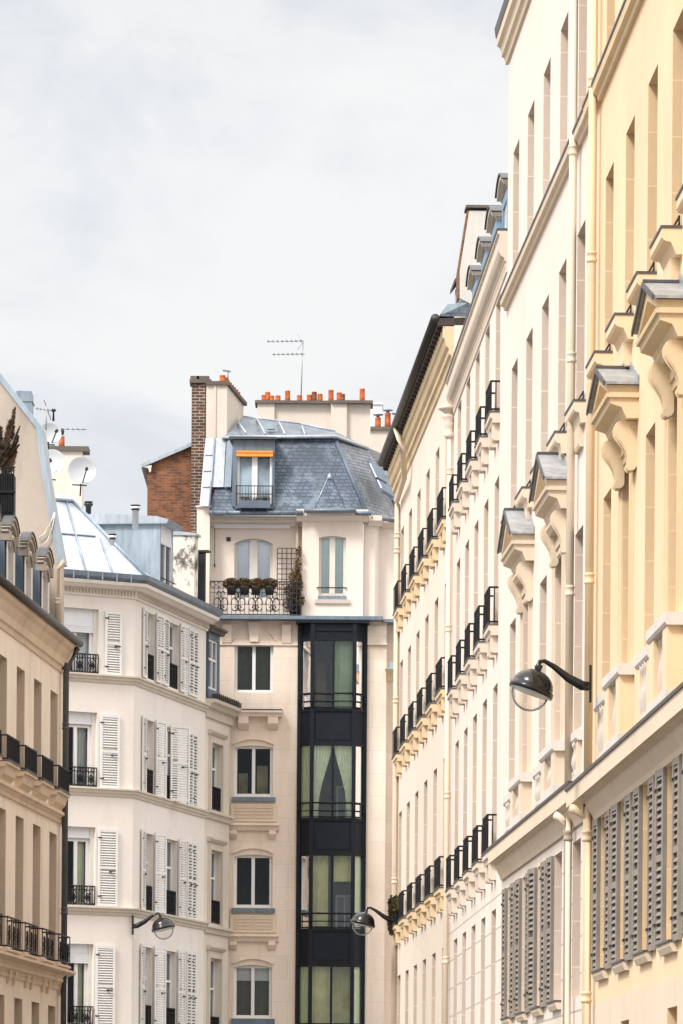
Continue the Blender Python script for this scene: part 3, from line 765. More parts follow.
mb.box(uL+.2, uR, .16, .181, -.24+z, -.192+z); part('rafter_ends', mb, M['wood_dark'], R, F)
m = MB(); m.tube([(uL+.05,.34,z-.06),(uR,.34,z-.06)], .085, 10); part('gutter', m, M['gutter_brown'], R, F)
m = MB(); m.prof(uL-.05, uR, [(.28,z-.02),(-4.0,z+2.0),(-9,z),(-8.8,z-.1)]); part('roof', m, M['slate_dark'], R, F)
m = MB(); m.prof(uR-1.0, uR-.02, [(.25,z+.02),(.12,z+.2),(-.3,z+.25),(-2,z+.3),(-1.5,z-.1)]); part('roof_flashing', m, M['zinc_blue'], R, F)
# drain: swan neck from the gutter then straight down
pu = F.u(397, 560, .07)
pipe(R, F, pu, .07, 0, F.z(397.5,504,.07), .06, 'pipe_cream', [F.z(397,530,.12), F.z(397,545,.12), F.z(393.5,700,.12), F.z(392.5,880,.12)],
     top=[(pu+.1,.09,F.z(398,500,.07)),(pu+3.4,.13,z-1.1),(pu+4.0,.2,z-.7),(pu+4.0,.28,z-.4),(pu+3.7,.33,z-.14)])
# roof dormer of the neighbour seen above B3 (dark little hood)
hp = [ogf(F, uR-.8, x, y) for x, y in ((453,283),(473.5,258))]
m = MB(); m.prof(uR-1.4, uR-.5, [(hp[0][0]-.08, z), (hp[0][0]-.08, hp[0][1]-.03), (hp[1][0], hp[1][1]-.05), (-1.5, hp[1][1]-.05), (-1.5, z)]); dm = part('dormer', m, M['stained_white'], R, F)
m = MB(); m.prof(uR-1.55, uR-.5, [hp[0], (hp[0][0]+.0, hp[0][1]-.07), (hp[1][0], hp[1][1]-.06), (-1.5, hp[1][1]-.04), (-1.5, hp[1][1]+.02), hp[1]]); part('dormer_roof', m, M['cap_dark'], dm)
m = MB(); m.box(uR-1.15, uR-.8, hp[0][0]-.079, hp[0][0]-.06, hp[0][1]-.85, hp[0][1]-.2); part('pane', m, M['glass_slate'], dm)
LAMP2 = (F, F.u(391.5, 923, .1), F.z(391.5, 923, .1))
IVY = (F, near[5]-1.1, slab[2])

# ================================================================== building L1 (left, beige)
R = root_at('apartment_building', FL1, 2, 'warm beige building on the left with arched stone dormers above a dark gutter')
F = FL1
n0 = F.u(34.1, 677.8); spL = (F.u(50.8, 689) - F.u(17.1, 666)) / 2
near = [n0 + (i-2)*spL for i in range(-1, 4)]         # near (left) edge of each opening
WWL = F.u(58.2, 694) - F.u(50.8, 689)
uR = F.u(63, 720); uL = near[0] - 1.2
wt = [F.z(34.1,677.8), F.z(32.2,823), F.z(32,1001.5)]
rt = [F.z(40.3,757,.15), F.z(34.4,927.4,.2)]
slab = [rt[0]-.46, rt[1]-.56]
ze = F.z(40, 612, .33)
print('L1', round(spL,2), round(WWL,2), [round(x,2) for x in near], 'uLR', round(uL,2), round(uR,2), [round(x,2) for x in slab], [round(x,2) for x in wt], round(ze,2))
WWL = 1.0
rows = [(slab[0], wt[0]), (slab[1], wt[1]), (1.0, wt[2])]
holes = [(n, n+WWL, a, b) for n in near for a, b in rows]
front('wall', R, F, uL, uR, [(0, ze-.1, 'beige')], holes, ze-.1, .3, jamb='jamb_beige')
for h in holes: put_window(R, F, h[0], h[1], h[2], h[3], .26 if h[3] > 9 and h[3] < 11 else .3, 'french')
for n in near:
    place(('balL1a',), balcony_kit(1.5, .22, .46, .10, 'beige_trim', 'bars', consoles=False), R, F, n-.2, 0, slab[0])
    m = MB(); zz = slab[0]-.10
    m.prof(n-.14, n+1.24, [(0,zz-.3),(.03,zz-.3),(.06,zz-.2),(.14,zz-.12),(.17,zz-.001),(0,zz-.001)]); part('balcony_bracket', m, M['beige_trim'], R, F)
    place(('balL1b',), balcony_kit(1.62, .26, .56, .09, 'beige_trim', 'open', edge=False, consoles=False), R, F, n-.26, 0, slab[1])
cornice('balcony_ledge', R, F, uL, uR+.05, [(0,slab[1]-.26),(.10,slab[1]-.26),(.14,slab[1]-.2),(.30,slab[1]-.14),(.30,slab[1]-.092),(0,slab[1]-.092)], 'beige_trim')
def brk():
    m = MB(); m.prof(0, .18, [(0,-.34),(.04,-.34),(.08,-.14),(.10,0),(0,0)]); return [('bracket', m, M['beige_trim'])]
for n in near:
    for d in (-.34, 1.16): place(('brkL1',), brk, R, F, n+d, 0, slab[1]-.262)
for py in (802, 976):
    zz = F.z(30, py)
    cornice('string_course', R, F, uL, uR+.02, [(0,zz-.14),(.04,zz-.14),(.06,zz-.08),(.03,zz-.06),(.08,zz),(.12,zz+.02),(.12,zz+.08),(0,zz+.1)], 'beige_trim')
z = ze
cornice('cornice', R, F, uL, uR+.1, [(0,z-.62),(.03,z-.62),(.05,z-.52),(.09,z-.5),(.11,z-.36),(.2,z-.2),(.27,z-.14),(.28,z-.02),(0,z-.02)], 'beige_trim')
m = MB(); m.tube([(uL,.31,z+.02),(uR+.12,.31,z+.02)], .085, 10); part('gutter', m, M['gutter_brown'], R, F)
m = MB(); m.prof(uL, uR-.3, [(.25,z-.01),(-.3,z+.1),(-.6,z+1.75),(-3,z+2.3),(-9,z)]); part('roof', m, M['slate_dark'], R, F)
# stone dormers with arched hoods
def sdormer():
    w, h, dep = 1.05, 1.75, .5
    s = MB(); s.wall(0, w, 0, h, [(.2, w-.2, .0, h-.12)], 0, .22); s.spandrel(.2, w-.2, h-.32, h-.12, -.2, 0)
    c = MB(); c.box(-.05, .0, -dep, -.03, 0, h+.0); c2 = MB(); c2.box(w, w+.05, -dep, -.03, 0, h)
    k = MB(); k.arc(-.02, w+.02, h-.10, h+.14, .10, -.1, .04); k.arc(-.04, w+.04, h+.0, h+.24, .06, -.1, .07); k.box(-.06, .14, -.12, .08, h-.2, h-.02); k.box(w-.14, w+.06, -.12, .08, h-.2, h-.02)
    k.arc(.2,w-.2,h-.32,h-.12,.05,.0,.04)
    l = MB(); l.arc(-.05, w+.05, h+.07, h+.31, .025, -.10, .09)
    t = MB(); t.arc(.02, w-.02, h-.25, h-.02, .12, -.5, -.22)
    f = MB(); f.box(.2, .26, -.2, -.14, 0, h-.12); f.box(w-.26, w-.2, -.2, -.14, 0, h-.12); f.box(w/2-.05, w/2+.05, -.2, -.13, 0, h-.12)
    g = MB(); g.box(.2, w-.2, -.19, -.18, 0, h-.12)
    return [('dormer', s, M['stone_pale']), ('dormer_cheek', c, M['lead']), ('dormer_cheek', c2, M['lead']), ('dormer_hood', k, M['cap_hood']), ('hood_flashing', l, M['zinc_dark']), ('dormer_roof', t, M['lead']), ('casement', f, M['white_paint']), ('pane', g, M['glass_blue'])]
M['cap_hood'] = plaster('hood_grey_stone', (.34,.29,.24), .2, stain=(.12,.1,.08), stain_amt=.6)
ud = F.u(40.2, 580, -.15); zd = F.z(41, 547.5, 0) - .14
for i in range(-3, 1):
    place(('dormL1',), sdormer, R, F, ud + i*spL*1.02, -.12, zd-1.75)
print('L1 dormer', round(zd-1.75,2), round(ze,2))
# gable wall at the far end
ug = uR - .02
def og(px, py):        # offset o of a pixel on the plane across the facade at u=ug
    P0 = F.w(ug); e, n = F.e, F.n; r = ray(px, py); t = P0.dot(e)/r.dot(e); P = r*t
    return (P-P0).dot(n), P.z+CAMZ
prof = [og(x, y) for x, y in ((61.5,625),(61.5,562),(53,520),(45,472),(39,428),(0,378))]
o5, z5 = prof[-1]; prof.append((o5-2.2, z5+2.0)); prof.append((o5-2.2, z-.5)); prof.append((0.0, z-.5))
m = MB(); m.prof(ug, ug+.35, prof); part('gable_wall', m, M['gable_plaster'], R, F)
pr = [og(x, y) for x, y in ((62.5,562),(54.5,519),(46.5,471),(40.5,426.5),(0,374.5))]; pr.append((pr[-1][0]-2.2, pr[-1][1]+2.0))
m = MB(); pin = [(a-.10, b-.02) for a, b in pr]; m.prof(ug-.03, ug+.75, pr + pin[::-1]); part('zinc_capping', m, M['zinc_roof'], R, F)
m = MB(); pin = [(a-.005, b-.0) for a, b in pr]
m.prof(ug-.05, ug+.0, [(a+.02,b+.01) for a,b in pr] + [(a-.07,b-.05) for a,b in pr[::-1]]); part('capping_edge', m, M['zinc_blue'], R, F)
pu = ug-.12
pipe(R, F, ug-.2, -.10, z-.4, og(60,572)[1], .05, 'pipe_beige', [og(56,602)[1]], top=[(ug-.2,-.06,og(60,568)[1]),(ug-.2,.04,og(60,562)[1])])
# dark drainpipe at the facade end
pu = F.u(65.5, 750, .12)
pipe(R, F, pu, .12, 0, F.z(64.4,672,.12), .062, 'pipe_dark', [F.z(65,665,.12), F.z(64.5,725,.12), F.z(67.5,912,.12)], top=[(pu,.14,F.z(64.4,668,.12)),(pu+.1,.34,z-.12)])
for t, mt in ((0,0),): pass
# zinc chimney box behind the capping
m = MB(); P = WP(25, 402, 96)
m.add([], []); bx = [WP(17,390,95), WP(31,390.5,95), WP(31,402,95), WP(26,402,95)]
a = WP(24.5, 391, 95); w = .30; 
m.box(a[0]-.17, a[0]+.15, -a[1]-.6, -a[1], a[2]-1.6, a[2]); 
m.box(a[0]-.2, a[0]+.18, -a[1]-.63, -a[1]+.02, a[2]-.22, a[2]-.2)
m.box(a[0]-.14, a[0]-.02, -a[1]-.4, -a[1]-.2, a[2], a[2]+.04)
part('roof_ventilator', m, M['zinc'], R, WORLD)

# cables hanging at the gable
c = thing('cable', F.w(ug-.1, 0, z+1), 'two thin white cables looping down the grey-beige gable wall on the left', 'cable')
for k, pts in enumerate((((55,513),(51,524),(45,534),(38.5,539)), ((55.5,513),(53,528),(48,541),(42,547.5)))):
    q = [og(x, y) for x, y in pts]; m = MB()
    m.tube([(ug-.06, o_, z_) for o_, z_ in q], .013, 5); part('cable_strand', m, M['cable'], c, F)

# ================================================================== building L2 (white corner building)
R = thing('apartment_building', FF1.w(-1.5, -3), 'white corner building with a pale zinc hipped roof and stacks of white louvred shutters', 'building')
F1, F2 = FF1, FF2
u0 = F1.u(35, 700); 
F1uR = 0.0
uE = F2.u(206, 650)
zc1 = F1.z(100, 594); 
zE = F1.z(110, 583)
# F1 openings
R1 = [(66,93,626,673.5,608.5),(68,93,724,787,712),(69.5,91.5,838,905.5,827),(71,91,953,1026,944)]
holes = []; f1w = []
xl, xr = F1.u(63, 650), F1.u(100, 650)
for (a, b, yt, yb, yh) in R1:
    u_0 = F1.u(60 + (yb-673)*0.02, yb); u_1 = F1.u(98.5 - (yb-673)*.015, yb)
    zt = F1.z(85, yh); zb = F1.z(85, yb)
    holes.append((u_0, u_1, zb, zt)); f1w.append((u_0, u_1, zb, zt, F1.z(85, yt)))
m = MB(); m.wall(u0, 0, 0, zE, holes, 0, .22); part('wall', m, M['cream_l2'], R, F1)
# F2 openings
cols2 = [(146.8,154.8,650), (167.6,178.6,650)]
rows2 = [(164,614.5+8,688), (164,732,799), (164,844,913), (164,955,1030)]
F2rows = []
for (x, yt, yb) in rows2: F2rows.append((F2.z(160, yb-6), F2.z(160, yt-1)))
rows_meas = [(F2.z(152,680), F2.z(152,614)), (F2.z(150,794.5), F2.z(150,720.5)), (F2.z(148,910.5), F2.z(148,833.5)), (F2.z(146,1030), F2.z(146,947))]
F2rows = rows_meas
holes2 = []
cu = [(F2.u(146.8,650), F2.u(154.8,650)), (F2.u(167.8,650), F2.u(178.6,650)), (F2.u(188.3,650), F2.u(196.6,650))]
for (a, b) in cu:
    for (z0, z1) in F2rows: holes2.append((a, b, z0, z1))
m = MB(); m.wall(0, uE, 0, zE, holes2, 0, .19)
part('wall', m, M['cream_l2'], R, F2)
print('L2', round(u0,2), round(uE,2), 'zE', round(zE,2), [tuple(round(x,2) for x in c) for c in cu], [tuple(round(x,2) for x in c) for c in F2rows])
# back and side walls, closing the block
A0 = F1.w(u0); A2 = F2.w(uE); Bk0 = F1.w(u0, -9); Bk2 = F2.w(uE, -7); 
m = MB()
def wq(P, z): return (P.x, -P.y, z)
for P, Q in ((A2, Bk2), (Bk2, Bk0), (Bk0, A0)):
    m.add([wq(P,0), wq(Q,0), wq(Q,zE), wq(P,zE)], [(0,1,2,3)])
part('rear_wall', m, M['cream_l2'], R, WORLD)
for h in holes2:
    if h[0] != cu[2][0]: put_window(R, F2, h[0], h[1], h[2], h[3], .19, 'old', 'white_paint', 'glass_slate')
    else: put_window(R, F2, h[0], h[1], h[2], h[3], .19, 'two', 'white_paint', 'glass_dark')
# railings on F2
for j, (z0, z1) in enumerate(F2rows):
    for i in range(2):
        w = cu[i][1]-cu[i][0]
        def rk(w=w):
            return [('railing', rail_mb(w-.02, .62, .03, 'ornate', .08), M['iron'])]
        place(('railF2', i), rk, R, F2, cu[i][0]+.01, -.06, z0)
# F1 windows: roller box, frame, curtain, railing
for k, (a, b, zb, zt, zw) in enumerate(f1w):
    m = MB(); m.box(a+.001, b-.10, -.2, -.12, zw, zt-.002); m.box(a+.001, b-.09, -.2, -.105, zw, zw+.05)
    part('roller_box', m, M['white_metal'], R, F1)
    m = MB(); m.box(b-.1, b-.001, -.2, -.09, zb, zt-.002); part('frame_post', m, M['offwhite_wood'], R, F1)
    w = put_window(R, F1, a, b-.1, zb, zw, .21, 'two', 'white_paint', 'glass')
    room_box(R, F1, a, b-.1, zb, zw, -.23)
    um = (a+b-.1)/2
    c = part('curtain', curtain_mb(um+.12, b-.14, zb, zw, -.34, 4), M['curtain' if k < 2 else 'curtain_green'], R, F1)
    place(('railF1', round(b-a,1)), lambda: [('railing', rail_mb(b-a-.04, .48, .04, 'ornate', .075), M['iron'])], R, F1, a+.02, -.02, zb)
    if k in (0, 3):
        m = MB(); zz = zw
        for q in range(5 if k == 3 else 3): m.box(a+.002, b-.101, -.115, -.098, zz-.002-.05*(q+1), zz-.006-.05*q)
        part('roller_blind', m, M['white_metal'], R, F1)
    sw = [(104.5,121),(99.6,118.6),(97.4,116.8),(95,114)][k]; yy = [641,750,866,985][k]
    ul, ur_ = F1.u(sw[0], yy), F1.u(sw[1], yy)
    leaf(R, F1, ul, .04, zb, zt-.03, ur_-ul, 0, 'shutter_white', .062)
# F2 shutters
for j, (z0, z1) in enumerate(F2rows):
    x = [(142,155.2,161.2,179),(139.6,153,165.6,0),(138,151,163.4,176),(135,150,164,175)][j]
    dx = [0, -1.2, -2, -2.6][j]
    zt = z1+.06; zb = z0-.02
    lw = .52
    leaf(R, F2, cu[0][0]-.5, .06, zb, zt, .5, math.radians(6), 'shutter_white', .062)
    leaf(R, F2, cu[0][1]+.0, .05, zb, zt, .56, math.radians([3,8,22,26][j])*-1 if False else math.radians(-[3,12,14,16][j]), 'shutter_white', .062)
    if j == 1:
        leaf(R, F2, cu[1][0]+.12, .06, zb, zt, .62, math.radians(-38), 'shutter_white', .062)
    else:
        if j == 0: leaf(R, F2, cu[1][0]-.57, .05, zb, zt, .56, math.radians(2), 'shutter_white', .062)
        leaf(R, F2, cu[1][1]+.02, .05, zb, zt, .56, math.radians(-4), 'shutter_white', .062)
    w3 = (cu[2][1]-cu[2][0])/2
    leaf(R, F2, cu[2][0]-.02, .035, zb, zt, w3+.01, 0, 'shutter_white', .08)
    leaf(R, F2, cu[2][0]+w3, .035, zb, zt, w3+.01, 0, 'shutter_white', .08)
# string courses round the corner (mitred loosely with a block at the corner)
def scourse(z, out=.13, h=.2, mat='trim_l2'):
    pts = [(0,z-h),(.03,z-h),(.05,z-h*.7),(out*.6,z-h*.6),(out*.7,z-h*.3),(out,z-h*.2),(out,z),(0,z+.02)]
    vs = []; ang = (F2.A-F1.A); k = math.tan(ang/2)
    P0 = [F1.w(u0, o, zz) for o, zz in pts]; 
    P1 = [F1.w(o*k, o, zz) for o, zz in pts]
    P2 = [F2.w(uE, o, zz) for o, zz in pts]
    mb = MB(); n = len(pts)
    mb.add([(p.x, -p.y, p.z) for p in P0+P1+P2], [(i, (i+1) % n, (i+1) % n+n, i+n) for i in range(n)] + [(i+n, (i+1) % n+n, (i+1) % n+2*n, i+2*n) for i in range(n)] + [tuple(range(n)), tuple(range(2*n, 3*n))])
    return mb
for y in (674.5, 788, 906.8):
    part('string_course', scourse(F1.z(100, y)), M['trim_l2'], R, WORLD)
def ring(pts, mat, name):
    ang = (F2.A-F1.A); k = math.tan(ang/2); n = len(pts)
    P0 = [F1.w(u0, o, zz) for o, zz in pts]; P1 = [F1.w(o*k, o, zz) for o, zz in pts]; P2 = [F2.w(uE+.05, o, zz) for o, zz in pts]
    mb = MB(); mb.add([(p.x, -p.y, p.z) for p in P0+P1+P2], [(i, (i+1) % n, (i+1) % n+n, i+n) for i in range(n)] + [(i+n, (i+1) % n+n, (i+1) % n+2*n, i+2*n) for i in range(n)] + [tuple(range(n)), tuple(range(2*n, 3*n))])
    return part(name, mb, M[mat], R, WORLD)
zg = zE
ring([(0,zg-.35),(.04,zg-.35),(.06,zg-.17),(.18,zg-.16),(.26,zg-.1),(.34,zg-.08),(.36,zg+.0),(0,zg+.01)], 'cream_l2', 'cornice')
mb = MB(); u = u0
while u < -.02: mb.box(u, u+.045, .05, .10, zg-.29, zg-.2); u += .09
part('dentil_band', mb, M['trim_l2'], R, F1)
mb = MB(); u = .1
while u < uE: mb.box(u, u+.045, .05, .10, zg-.29, zg-.2); u += .09
part('dentil_band', mb, M['trim_l2'], R, F2)
ring([(.12,zg+.012),(.36,zg+.012),(.42,zg+.08),(.43,zg+.2),(.40,zg+.2),(.30,zg+.1),(.12,zg+.14)], 'zinc_gut', 'gutter') if 'zinc_gut' in M else None
M['zinc_gut'] = zinc('zinc_gutter', (.16,.19,.23), .45, .3, .3)
ring([(.10,zg+.012),(.36,zg+.012),(.42,zg+.08),(.43,zg+.20),(.40,zg+.20),(.34,zg+.12),(.10,zg+.10)], 'zinc_gut', 'gutter')
mb = MB(); u = u0
while u < 0: mb.box(u, u+.03, .425, .45, zg+.0, zg+.21); u += .4
part('gutter_bracket', mb, M['zinc'], R, F1)
# roof
kk = math.tan((F2.A-F1.A)/2); oe = .34; zr = zg+.16
E0 = F1.w(u0, oe, zr); E1 = F1.w(oe*kk, oe, zr); E2 = F2.w(uE, oe, zr)
dR = 1.9
ur, zR = F1.uz(73, 502, -dR); R1p = F1.w(ur, -dR, zR); R0p = F1.w(u0, -dR, zR); 
R2p = F2.w(uE, -1.9, zr + 1.35)
R1b = F2.w(F2.u(120, 516, -1.6), -1.6, zr+1.5)
m = MB(); c = lambda P: (P.x, -P.y, P.z)
E3 = Bk2.copy(); E3.z = zr+.6; E4 = Bk0.copy(); E4.z = zR-.1
m.add([c(p) for p in (E0, E1, R1p, R0p)], [(0,1,2,3)])
m.add([c(p) for p in (E1, E2, R2p, R1p)], [(0,1,2,3)])
m.add([c(p) for p in (R0p, R1p, R2p, E3, E4)], [(0,1,2,3,4)])
m.add([c(p) for p in (E2, R2p, E3)], [(0,1,2)])
rf = part('roof', m, M['zinc_roof'], R, WORLD)
m = MB()
nrm = (E1-E0).cross(R1p-E0).normalized(); nrm = nrm if nrm.z > 0 else -nrm
def seam(a, b, r=.022): m.tube([c(a+nrm*.02), c(b+nrm*.02)], r, 6)
seam(E1, R1p, .045); seam(R0p, R1p, .05)
for x0, x1, t in ((85,75,1),(113,92,1)):
    pass
for ub, ut, f0 in ((F1.u(86,575,oe), F1.u(66,502,-dR), 1.0), (F1.u(113,575,oe), F1.u(90,530,-dR*.5), .42)):
    a = F1.w(ub, oe, zr); b = F1.w(ut, -dR, zR) if f0 == 1 else F1.w(F1.u(100,540,oe-(dR+oe)*.5), oe-(dR+oe)*.5, zr+(zR-zr)*.5)
    seam(a, b)
seam(E0.lerp(R0p, .52), E0.lerp(R0p, .52) + (E1-E0).normalized()*((E1-E0).length*.52+.55))
part('roof_seam', m, M['zinc'], rf)
for ob in (bpy.data.objects[rf.children[0].name],): pass
# side dormer on F2
ua, ub_ = F2.u(160, 550, -.25), F2.u(173, 555, -.25)
zt = F2.z(160, 522, -.25)
m = MB(); m.box(ua, ua+.06, -2.2, -.25, zr-.1, zt); m.box(ub_-.06, ub_, -2.2, -.25, zr-.1, zt); m.box(ua+.06, ub_-.06, -.4, -.252, zr-.1, zr+.12)
dm = part('dormer', m, M['zinc_blue'], R, F2)
m = MB(); m.prof(ua-.1, ub_+.12, [(-2.6,zt+.12),(-2.6,zt+.02),(-.05,zt+.0),(.0,zt+.05),(-.3,zt+.14),(-2.0,zt+.26)]); part('dormer_roof', m, M['zinc_roof'], dm)
m = MB(); m.prof(ua-.11, ub_+.13, [(-2.6,zt-.02),(-.07,zt-.05),(-.0,zt+.0),(-2.6,zt+.019)]); part('dormer_fascia', m, M['zinc_blue'], dm)
m = MB(); w0, w1, q0, q1 = ua+.1, ub_-.1, zr+.25, zt-.02
m.box(w0-.04, w0+.03, -.34, -.27, q0, q1); m.box(w1-.03, w1+.04, -.34, -.27, q0, q1); m.box((w0+w1)/2-.04, (w0+w1)/2+.04, -.34, -.28, q0, q1-.5); m.box(w0+.03, w1-.03, -.34, -.26, q1-.5, q1); m.box(w0,w1,-.34,-.27,q0-.06,q0)
part('casement', m, M['white_metal'], dm)
m = MB(); m.box(w0, w1, -.33, -.32, q0, q1-.4); part('pane', m, M['glass_slate'], dm)
m = MB(); m.box(ua+.08, ub_-.0, -.2, -.18, zr+.42, zr+.44); m.box(ua+.08, ua+.1, -.27, -.18, zr+.42, zr+.44); m.box(ub_-.02, ub_, -.27, -.18, zr+.42, zr+.44); part('guard_rail', m, M['iron'], dm)
# party wall stub, stained
up = F2.u(196, 570, -.1)
m = MB(); zt2 = F2.z(196, 538, -.2); m.prof(up-.1, up+.28, [(-.12,zr-.1),(-.12,zt2),(-1.2,zt2+.04),(-3.0,zt2+.1),(-3.0,zr-.1)]); pwl = part('party_wall', m, M['sooty'], R, F2)
m = MB(); m.prof(up-.14, up+.34, [(-.06,zt2+.0),(-.06,zt2+.06),(-1.2,zt2+.2),(-1.6,zt2+.36),(-3.0,zt2+.3),(-3.0,zt2+.1),(-1.2,zt2+.045)]); part('coping', m, M['zinc_roof'], pwl)
# dark cowl further along
m = MB(); ux = F2.u(204, 570, -.1); zt3 = F2.z(204, 552, -.1); m.box(ux, ux+.12, -.35, -.08, zr, zt3); m.box(ux-.05, ux+.25, -.6, .02, zt3, zt3+.05); part('cowl', m, M['iron_soft'], R, F2)
# vents on the roof
for (x, y0, y1, Z, r) in ((112.5, 536, 549, 112.4, .06), (88.5, 503.5, 511, 116, .07), (135.5, 507, 519, 114, .08)):
    p = WP(x, y0, Z); q = WP(x, y1, Z); m = MB(); m.lathe((p[0], -p[1], q[2]-.25), [(r,0),(r,p[2]-q[2]+.2),(r*1.7,p[2]-q[2]+.2),(r*1.7,p[2]-q[2]+.25)], 10)
    part('roof_vent', m, M['white_metal' if x > 120 or x > 100 else 'iron_soft'], R, WORLD)
    m = MB(); m.lathe((p[0], -p[1], p[2]-.09), [(r*1.25,0),(r*1.25,.1),(r*1.6,.12),(r*1.6,.14)], 10); part('vent_cap', m, M['iron_soft'], R, WORLD)
# ridge roll left of the dishes
m = MB(); m.tube([WP(54,496,115)[:1]+(-115,)+WP(54,496,115)[2:], WP(73,500,115)[:1]+(-115,)+WP(73,500,115)[2:]], .07, 8); part('ridge_roll', m, M['white_metal'], R, WORLD)
# chimney stack at the back left
Zk = 117.5
a = WP(44, 449, Zk); b = WP(82.5, 452, Zk); bt = WP(82.5, 510, Zk)
m = MB(); m.box(a[0], b[0], -Zk-.55, -Zk, bt[2]-1, a[2]-.06); st = part('chimney_stack', m, M['render_chim'], R, WORLD)
m = MB(); m.box(a[0]-.05, b[0]+.16, -Zk-.62, -Zk+.07, a[2]-.06, a[2]+.07); part('chimney_cap', m, M['cap_dark'], st)
def pot(mb, x, Y, z0, h, r=.085): mb.lathe((x, -Y, z0), [(r*.98,0),(r*.95,h*.5),(r*.92,h-.03),(r*.97,h-.025),(r*.97,h),(r*.78,h),(r*.78,h-.1)], 12)
m = MB(); p = WP(61.7, 444, Zk); pot(m, p[0], Zk, a[2]+.07, .26, .08); part('chimney_pot', m, M['terracotta'], st)

# lamp on L2 attaches later
LAMP3 = (F2, F2.u(134.5, 925, .08), F2.z(134.5, 925, .08))

# ================================================================== building L3 (narrow, slate dormer)
F = FF2
u0, u1 = F.u(206, 650), F.u(231, 740)
R = root_at('apartment_building', F, (u0+u1)/2, 'narrow worn cream building with one slate-blue dormer beside the white corner building')
z = F.z(215, 704)
wx = (F.u(211.3, 770), F.u(222.5, 770))
rws = [(F.z(214,810), F.z(214,743)), (F.z(213,923.5), F.z(213,850)), (F.z(212,1040), F.z(212,958))]
holes = [(wx[0], wx[1], a, b) for a, b in rws]
m = MB(); m.wall(u0+.01, u1, 0, z, holes, -.03, .2); m.body(u0+.01, u1, 0, z, 6, -.03); part('wall', m, M['cream_l3'], R, F)
for h in holes:
    put_window(R, F, h[0], h[1], h[2], h[3], .2, 'old', 'white_paint', 'glass_slate', -.03)
    m = MB(); a, b, c0, d = h
    for d0_, dd, pp in ((.12,.2,.03),(.002,.12,.055)):
        m.box(a-dd, a-d0_, -.03, pp-.03, c0, d+d0_); m.box(b+d0_, b+dd, -.03, pp-.03, c0, d+d0_); m.box(a-dd, b+dd, -.03, pp-.03, d+d0_, d+dd)
    m.prof(a-.28, b+.28, [(-.03,d+.2),(.04,d+.2),(.1,d+.27),(.1,d+.32),(-.03,d+.32)])
    part('architrave', m, M['trim_l2'], R, F)
    place(('railL3',), lambda: [('railing', rail_mb(b-a-.02, .6, .03, 'ornate', .08), M['iron'])], R, F, a+.01, -.08, c0+.02)
for y in (812, 926.5):
    zz = F.z(214, y)
    cornice('string_course', R, F, u0, u1, [(-.03,zz-.2),(.03,zz-.2),(.05,zz-.1),(.12,zz-.06),(.12,zz),(-.03,zz)], 'trim_l2')
cornice('cornice', R, F, u0, u1+.15, [(-.03,z-.42),(.03,z-.42),(.05,z-.32),(.02,z-.3),(.02,z-.2),(.12,z-.16),(.16,z-.08),(.26,z-.04),(.28,z+.04),(-.03,z+.05)], 'trim_l2')
m = MB(); m.prof(u0+.02, u1, [(.2,z+.052),(-.6,z+.2),(-1.1,z+1.7),(-5,z+1.9),(-5,z+.06)]); part('roof', m, M['slate_dark'], R, F)
du0, du1 = F.u(208.5, 665, 0), F.u(219.5, 665, 0); zt = F.z(216, 634, .0)
m = MB(); m.wall(du0, du1, z+.1, zt-.02, [(du0+.02, du0+.98, z+.35, zt-.2)], .0, .1); m.box(du0, du0+.02, -1.3, -.01, z+.1, zt-.02); m.box(du1, du1+.03, -1.3, -.0, z+.1, zt-.02)
dm = part('dormer', m, M['lead'], R, F)
m = MB(); m.prof(du0-.1, du1+.12, [(-1.4,zt-.02),(.1,zt-.02),(.12,zt+.05),(.2,zt+.09),(.2,zt+.14),(-.1,zt+.2),(-1.4,zt+.3)]); part('dormer_hood', m, M['cap_dark'], dm)
m = MB(); a, b, q0, q1 = du0+.02, du0+.98, z+.35, zt-.2
for t in ((a, a+.06), (b-.06, b), ((a+b)/2-.035, (a+b)/2+.035)): m.box(t[0], t[1], -.09, -.03, q0, q1)
for t in (q0, q0+(q1-q0)*.58, q1-.05): m.box(a+.06, b-.06, -.088, -.032, t, t+.06)
part('casement', m, M['white_paint'], dm); m = MB(); m.box(a, b, -.08, -.07, q0, q1); part('pane', m, M['glass_slate'], dm)
m = MB(); m.box(u0+.2, u1+.1, .12, .26, z+.06, z+.19)
for k in range(12): m.box(u0+.25+k*.2, u0+.27+k*.2, .25, .28, z+.05, z+.22)
part('gutter', m, M['gutter_brown'], R, F)

# ================================================================== building C (stone, black steel bay)
F = FC
U = lambda x, y=800, o=0: F.u(x, y, o); ZZ = lambda y, x=250, o=0: F.z(x, y, o)
R = root_at('apartment_building', F, U(300), 'stone building closing the street with a tall black steel bay and slate mansard')
xL, xR = U(180, 700), U(392.5, 700)
zs = ZZ(621, 300)
bx0, bx1 = U(298, 800), U(365, 800)
rws = [(643,692.5),(745.5,796.5),(854.5,907.5),(965,1018)]
wu = [(U(235.4-.8-(i)*.3, y0), U(273.4-(i)*.4, y0)) for i, (y0, y1) in enumerate(rws)]
holes = [(wu[i][0], wu[i][1], ZZ(rws[i][1]), ZZ(rws[i][0])) for i in range(4)]
m = MB(); m.wall(xL, bx0+.02, 0, zs, holes, 0, .18)
m.wall(bx1-.02, U(385.5), 0, zs, [], 0, .1); 
xq = U(385.5); m.add([(xq,0,0),(xq,-.5,0),(xq,-.5,zs),(xq,0,zs)], [(0,1,2,3)]); m.add([(xq,-.5,0),(xR+2,-.5,0),(xR+2,-.5,zs),(xq,-.5,zs)], [(0,1,2,3)])
